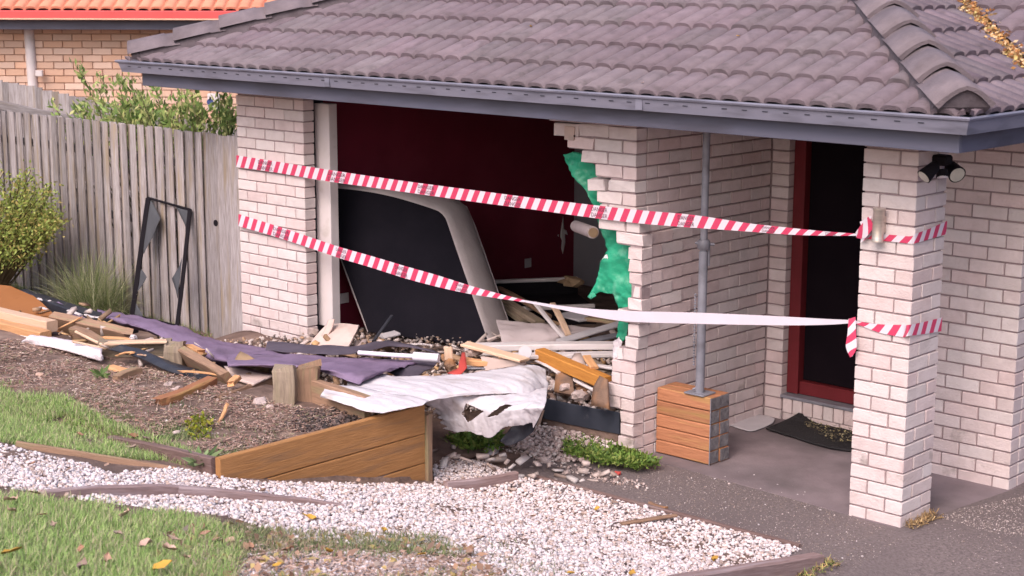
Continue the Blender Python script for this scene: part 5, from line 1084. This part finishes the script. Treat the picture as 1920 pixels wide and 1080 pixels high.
wlp = thing('wall_light', 'brushed steel cylinder wall light on the front of the right hand column', 'wall light', onY(1648, 420, -.05))
a, b = onY(1649, 390, -.055), onY(1645, 453, -.055); tube('cylinder', [a, a*.97+b*.03, a*.93+b*.07, a*.90+b*.10, a*.08+b*.92, a*.05+b*.95, b], .034, M['chrome'], wlp, 24, rads=[.036, .036, .036, .033, .033, .036, .036])
m_ = (a+b)/2; boxo('bracket', (m_.x, -.018, m_.z), (.04, .036, .10), M['chrome'], wlp, .004)
fl = thing('flood_light', 'black triple headed flood light under the eave at the right hand column', 'flood light', onY(1768, 300, -.0))
lz_ = onX(1768, 300, CX+.42); boxo('junction_box', onX(1766, 300, CX+.39), (.10, .09, .06), M['black'], fl, .012)
def head(px, py, d, r, lens):
    c_ = onX(px, py, CX+.44); d = Vector(d).normalized(); e = c_+d*.035
    hp = part('lamp_head', fl, c_); tube('lamp_shell', [c_-d*.075, c_-d*.06, c_-d*.01, e], r, M['black'], hp, 18, rads=[r*.45, r*.7, r*.85, r]); tube('lamp_lens', [e-d*.010, e+d*.002], r*.86, M[lens], hp, 18); return hp
head(1740, 324, (-.35, -.75, -.65), .045, 'glass'); head(1790, 322, (.75, -.50, -.40), .052, 'glass')
tube('sensor', [onX(1766, 318, CX+.45), onX(1767, 332, CX+.46)], .034, M['black'], fl, 16, rads=[.030, .036]); tube('sensor_eye', [onX(1767, 330, CX+.462), onX(1767.2, 334, CX+.464)], .030, M['foam'], fl, 16)
cv = thing('eave_bracket', 'small pale bracket plate on the hanging top brick under the fascia', 'bracket', onY(1067, 250, -.01)); boxo('plate', onY(1068, 250, -.006), (.085, .012, .09), M['plaster'], cv, .002); tube('screw', [onY(1077, 255, -.012), onY(1077, 255, -.018)], .007, M['black'], cv, 8)

# fly screen frame leaning on the fence
fs = thing('fly_screen', 'black fly screen frame with torn mesh leaning on the paling fence', 'fly screen', onY(295, 605, -.22))
TL, TR, BL, BR = onY(278, 371, .0), onY(356, 393, -.0), onY(248, 592, -.30), onY(332, 612, -.30)
fu = (TR-TL).cross(BL-TL).normalized()
plank('frame_bar', TL, BL, .06, .02, M['black'], fs, up=tuple(fu), seg=4, warp=.002); plank('frame_bar', TR, BR, .045, .02, M['black'], fs, up=tuple(fu), seg=4, warp=.002)
plank('frame_bar', TL, TR, .02, .02, M['black'], fs, up=tuple(fu), seg=3, warp=.002); plank('frame_bar', BL, BR, .03, .02, M['black'], fs, up=tuple(fu), seg=3, warp=.002)
def fq(px, py):
    d = ray(px, py); s = (TL-CAM).dot(fu)/d.dot(fu); return CAM+d*s
for i, pts in enumerate([[(282, 374), (292, 392), (301, 410), (285, 445), (270, 476), (266, 470)], [(262, 502), (268, 508), (275, 520), (266, 536), (255, 552), (254, 545)], [(330, 388), (352, 394), (348, 425), (340, 408)], [(341, 482), (336, 498), (322, 522), (330, 545), (333, 560)], [(254, 566), (272, 600), (250, 594)]]):
    sheet('torn_mesh', [fq(*p) for p in pts], M['mesh_cloth'], fs, sub=2, amp=.008, freq=6, th=.001, seed=i)

# ================================================================== BARRIER TAPE
def ribbon(name, pts, m, parent, uo=0, n=8, sag=0):
    """pts: (top point, bottom point) pairs; UV runs in metres along the tape and across it"""
    T = [Vector(a) for a, b in pts]; B = [Vector(b) for a, b in pts]; N = (len(pts)-1)*n; V, UV, F = [], [], []; u = uo; pm = None
    for i in range(N+1):
        t, b = cr(T, i/N), cr(B, i/N); c_ = (t+b)/2
        if pm is not None: u += (c_-pm).length
        pm = c_; rp = .0025*noise.noise(Vector((u*7, 3, uo)))
        for k in range(4): f = k/3; V.append(t*(1-f)+b*f+Vector((0, -rp*(1 if k in (1, 2) else .4), 0))); UV.append((u, .075*(1-f)))
    for i in range(N):
        for k in range(3): a = i*4+k; F.append((a, a+1, a+5, a+4))
    o = mobj(name, V, F, m, parent, smooth=True, uv=UV); return o, (T, B, u)
def letters(word, ufrac, T, B, size, parent, row):
    cu = bpy.data.curves.new('letters', 'FONT'); cu.body = word; cu.size = size; cu.resolution_u = 2
    tmp = bpy.data.objects.new('letters', cu); col.objects.link(tmp); dg = bpy.context.evaluated_depsgraph_get(); me = tmp.evaluated_get(dg).to_mesh()
    V0 = [v.co.copy() for v in me.vertices]; F = [tuple(p.vertices) for p in me.polygons]; tmp.to_mesh_clear(); bpy.data.objects.remove(tmp); bpy.data.curves.remove(cu)
    Ltot = sum(((T[i+1]+B[i+1])/2-(T[i]+B[i])/2).length for i in range(len(T)-1)); V = []
    for v in V0:
        f = min(.999, max(0, ufrac+v.x*1.0/Ltot)); t, b = cr(T, f), cr(B, f); fr = 1-(row+v.y)/.075; V.append(t*(1-fr)+b*fr)
    return V, F
ty = -.030
def tpx(l, y=ty): return [(onY(x, a, y), onY(x, b, y)) for x, a, b in l]
t1 = thing('barrier_tape', 'upper red and white barrier tape stretched across the hole to the right hand column', 'barrier tape', onY(1000, 384, ty))
up_ = tpx([(443, 291, 313), (520, 303, 324), (595, 315, 337), (700, 331, 352), (800, 345, 366), (900, 358, 380), (1000, 371, 393), (1100, 383, 407), (1200, 394, 419), (1300, 403, 427), (1400, 418, 434), (1480, 427, 440), (1550, 434, 442), (1606, 438, 442)])
o, (T, B, uu) = ribbon('striped_band', up_, M['tape'], t1)
LV, LF = [], []
for k in range(8):
    for row in (.008, .042):
        v, f = letters('DANGER', .045+.125*k, T, B, .034, t1, row); b0 = len(LV); LV += [p+Vector((0, -.0035, 0)) for p in v]; LF += [tuple(b0+i for i in q) for q in f]
mobj('printed_lettering', LV, LF, M['ink'], t1)['kind'] = 'stuff'
ribbon('column_band', [(onY(1606, 438, -.012), onY(1606, 444, -.012)), (onY(1640, 438, -.012), onY(1640, 450, -.012)), (onY(1680, 441, -.012), onY(1680, 454, -.012)), (onY(1708, 443, -.010), onY(1708, 457, -.010)), (onX(1718, 438, CX+.362), onX(1716, 456, CX+.362)), (onX(1745, 428, CX+.36), onX(1745, 448, CX+.36)), (onX(1776, 414, CX+.36), onX(1774, 439, CX+.36))], M['tape'], t1, 9.03)
ribbon('knot_end', [(onY(1604, 436, -.03), onY(1606, 446, -.03)), (onY(1616, 420, -.05), onY(1622, 446, -.05)), (onY(1628, 406, -.06), onY(1640, 424, -.05))], M['tape'], t1, 12.02)
ribbon('hanging_end', [(onY(1612, 416, -.04), onY(1634, 404, -.04)), (onY(1617, 434, -.045), onY(1633, 430, -.045)), (onY(1613, 456, -.04), onY(1624, 448, -.04))], M['tape'], t1, 12.0)
t2 = thing('barrier_tape', 'lower barrier tape that twists to its plain white back before the right hand column', 'barrier tape', onY(1000, 560, ty))
lo_ = tpx([(447, 401, 424), (520, 424, 445), (595, 449, 470), (640, 464, 485), (700, 481, 503), (760, 499, 522), (820, 516, 538), (880, 535, 551), (930, 549, 559), (985, 563, 567)])
o, (T, B, uu) = ribbon('striped_band', lo_, M['tape'], t2)
LV, LF = [], []
for k in range(4):
    for row in (.008, .042):
        v, f = letters('DANGER', .10+.21*k, T, B, .034, t2, row); b0 = len(LV); LV += [p+Vector((0, -.0035, 0)) for p in v]; LF += [tuple(b0+i for i in q) for q in f]
mobj('printed_lettering', LV, LF, M['ink'], t2)['kind'] = 'stuff'
ribbon('white_back', tpx([(985, 563, 567), (1050, 573, 580), (1110, 579, 593), (1180, 583, 603), (1300, 586, 607), (1400, 590, 609), (1480, 594, 610), (1550, 598, 609), (1596, 600, 606)]), M['tape_white'], t2)
ribbon('column_band', [(onY(1597, 598, -.02), onY(1597, 606, -.02)), (onY(1612, 603, -.012), onY(1612, 610, -.012)), (onY(1650, 608, -.012), onY(1650, 624, -.012)), (onY(1693, 609, -.010), onY(1692, 632, -.010)), (onX(1705, 609, CX+.362), onX(1703, 630, CX+.362)), (onX(1735, 603, CX+.36), onX(1735, 626, CX+.36)), (onX(1767, 595, CX+.36), onX(1765, 621, CX+.36))], M['tape'], t2, 5.02)
ribbon('hanging_end', [(onY(1591, 598, -.05), onY(1604, 594, -.04)), (onY(1589, 625, -.055), onY(1605, 622, -.045)), (onY(1586, 650, -.055), onY(1606, 652, -.045)), (onY(1594, 670, -.05), onY(1598, 668, -.05))], M['tape'], t2, 3.0)

# ================================================================== FALLEN LEAVES
def leaf_mesh(m, L=.085, W=.06, curl=.02, seed=0):
    rr = random.Random(seed); V, F = [], []
    for i, (f, w_) in enumerate(((0, .05), (.2, .7), (.45, 1), (.7, .75), (.9, .3), (1, .03))):
        for s in (-1, 0, 1): V.append(((f-.5)*L, s*w_*W/2*rr.uniform(.8, 1.15), curl*(abs(s)*.9*rr.uniform(.4, 1.2)+(f-.5)**2*2*rr.uniform(-.3, 1))))
    for i in range(5):
        for k in range(2): a = i*3+k; F.append((a, a+1, a+4, a+3))
    me = bpy.data.meshes.new('fallen_leaf'); me.from_pydata(V, [], F); me.materials.append(M[m]); me.polygons.foreach_set('use_smooth', [True]*len(F)); return me
LM = {m: [leaf_mesh(m, seed=i, curl=R.uniform(.01, .03)) for i in range(4)] for m in ('fallen', 'fallen_pink', 'fallen_yellow')}
def leaf(px, py, m, label, group, s=1.0, dz=.03, at=None, tilt=.35):
    o = bpy.data.objects.new('fallen_leaf', R.choice(LM[m])); p = at or G(px, py, dz); link(o, None, p); s *= .82; o.scale = (s, s, s); o.rotation_euler = (R.uniform(-tilt, tilt), R.uniform(-tilt, tilt), R.uniform(0, 6.3)); tag(o, label, 'leaf', group)
for px, py, s in ((22, 1035, 1.2), (305, 1062, 1.25)): leaf(px, py, 'fallen_yellow', 'large yellow leaf lying on the front left lawn', 'yellow leaves on the front lawn', s, .06)
for px, py in ((220, 1000), (272, 1022), (318, 1030), (22, 958), (20, 938), (325, 1010), (235, 965)): leaf(px, py, 'fallen_pink', 'pale pinkish leaf lying on the front left lawn', 'pale leaves on the front lawn', R.uniform(.7, 1.0), .05)
for px, py in ((78, 965), (100, 985), (155, 1060), (152, 1030), (200, 1048), (350, 1045), (66, 925), (385, 1000), (405, 1012)): leaf(px, py, 'fallen', 'brown fallen leaf on the front left lawn', 'brown leaves on the front lawn', R.uniform(.6, .95), .05)
for px, py in ((603, 932), (672, 902), (1000, 968), (1152, 942), (750, 990), (495, 920), (300, 905), (340, 885), (1035, 975), (130, 880), (200, 872), (60, 870), (900, 1010)): leaf(px, py, 'fallen', 'brown curled leaf on the white pebbles', 'brown leaves on the pebbles', R.uniform(.5, .9), .025)
for px, py in ((618, 1035), (790, 1040), (720, 995), (1120, 955), (1070, 1075), (1185, 1075), (520, 1060), (1340, 1050)): leaf(px, py, 'fallen_yellow', 'yellow leaf on the pebbles near the bottom edge', 'yellow leaves on the pebbles', R.uniform(.6, .9), .03)
for px, py in ((250, 818), (275, 822), (245, 840), (285, 832), (150, 815), (385, 1040), (470, 1025), (490, 1050), (540, 1030), (430, 1015), (880, 1035), (870, 1025)): leaf(px, py, 'fallen', 'brown leaf in the ragged grass', 'brown leaves in the ragged grass', R.uniform(.6, 1.0), .03)
for px, py in ((575, 968), (583, 972)): leaf(px, py, 'fallen_yellow', 'greenish leaf pair on the white pebbles', 'greenish leaves on the pebbles', .75, .025)
def roofp(px, py):
    d = ray(px, py); n_ = Vector((0, -PT, 1)); s = (Vector((0, YF, ZR+.06))-CAM).dot(n_)/d.dot(n_); return CAM+d*s
for px, py, lb in ((995, 50, 'pale orange leaf on the roof tiles near the middle'), (1384, 68, 'orange brown leaf on the roof tiles towards the right hip'), (1205, 155, 'tiny white leaf on the lowest row of roof tiles')):
    leaf(0, 0, 'fallen_yellow' if px != 1205 else 'fallen_pink', lb, None, .55 if px != 1205 else .3, at=roofp(px, py))
n = 3200; s_ = NR.uniform(-.1, 2.6, n); X_ = XR-s_+NR.normal(.02, .045, n); Y_ = .55+s_+NR.normal(0, .045, n); Z_ = ZR+PT*s_+.03+NR.uniform(0, .035, n)
leaves_mass('valley_leaves', np.column_stack([X_, Y_, Z_]), np.column_stack([NR.normal(0, 1, n), NR.normal(0, 1, n), NR.normal(.05, .25, n)]), .034, .022, [(.62, .32, .12), (.72, .46, .22), (.45, .20, .08), (.80, .58, .36), (.30, .13, .06), (.66, .50, .20)], None, jit=.3)
tag(bpy.data.objects['valley_leaves'], 'orange and yellow leaves packed along the roof valley', 'leaf litter', kind='stuff')

ORD = ['leftmost', 'second from the left', 'third from the left', 'fourth from the left', 'fifth from the left', 'sixth from the left', 'seventh from the left', 'eighth from the left', 'ninth from the left', 'tenth from the left', 'eleventh from the left', 'twelfth from the left', 'thirteenth from the left']
gr = {}
for o in bpy.data.objects:
    if o.get('category') == 'leaf' and o.get('group'): gr.setdefault(o['group'], []).append(o)
for g, os_ in gr.items():
    os_.sort(key=lambda o: (o.location-CAM).dot(AR)/(o.location-CAM).dot(AF))
    for i, o in enumerate(os_): o['label'] = ('rightmost' if i == len(os_)-1 else ORD[i])+' of the '+g
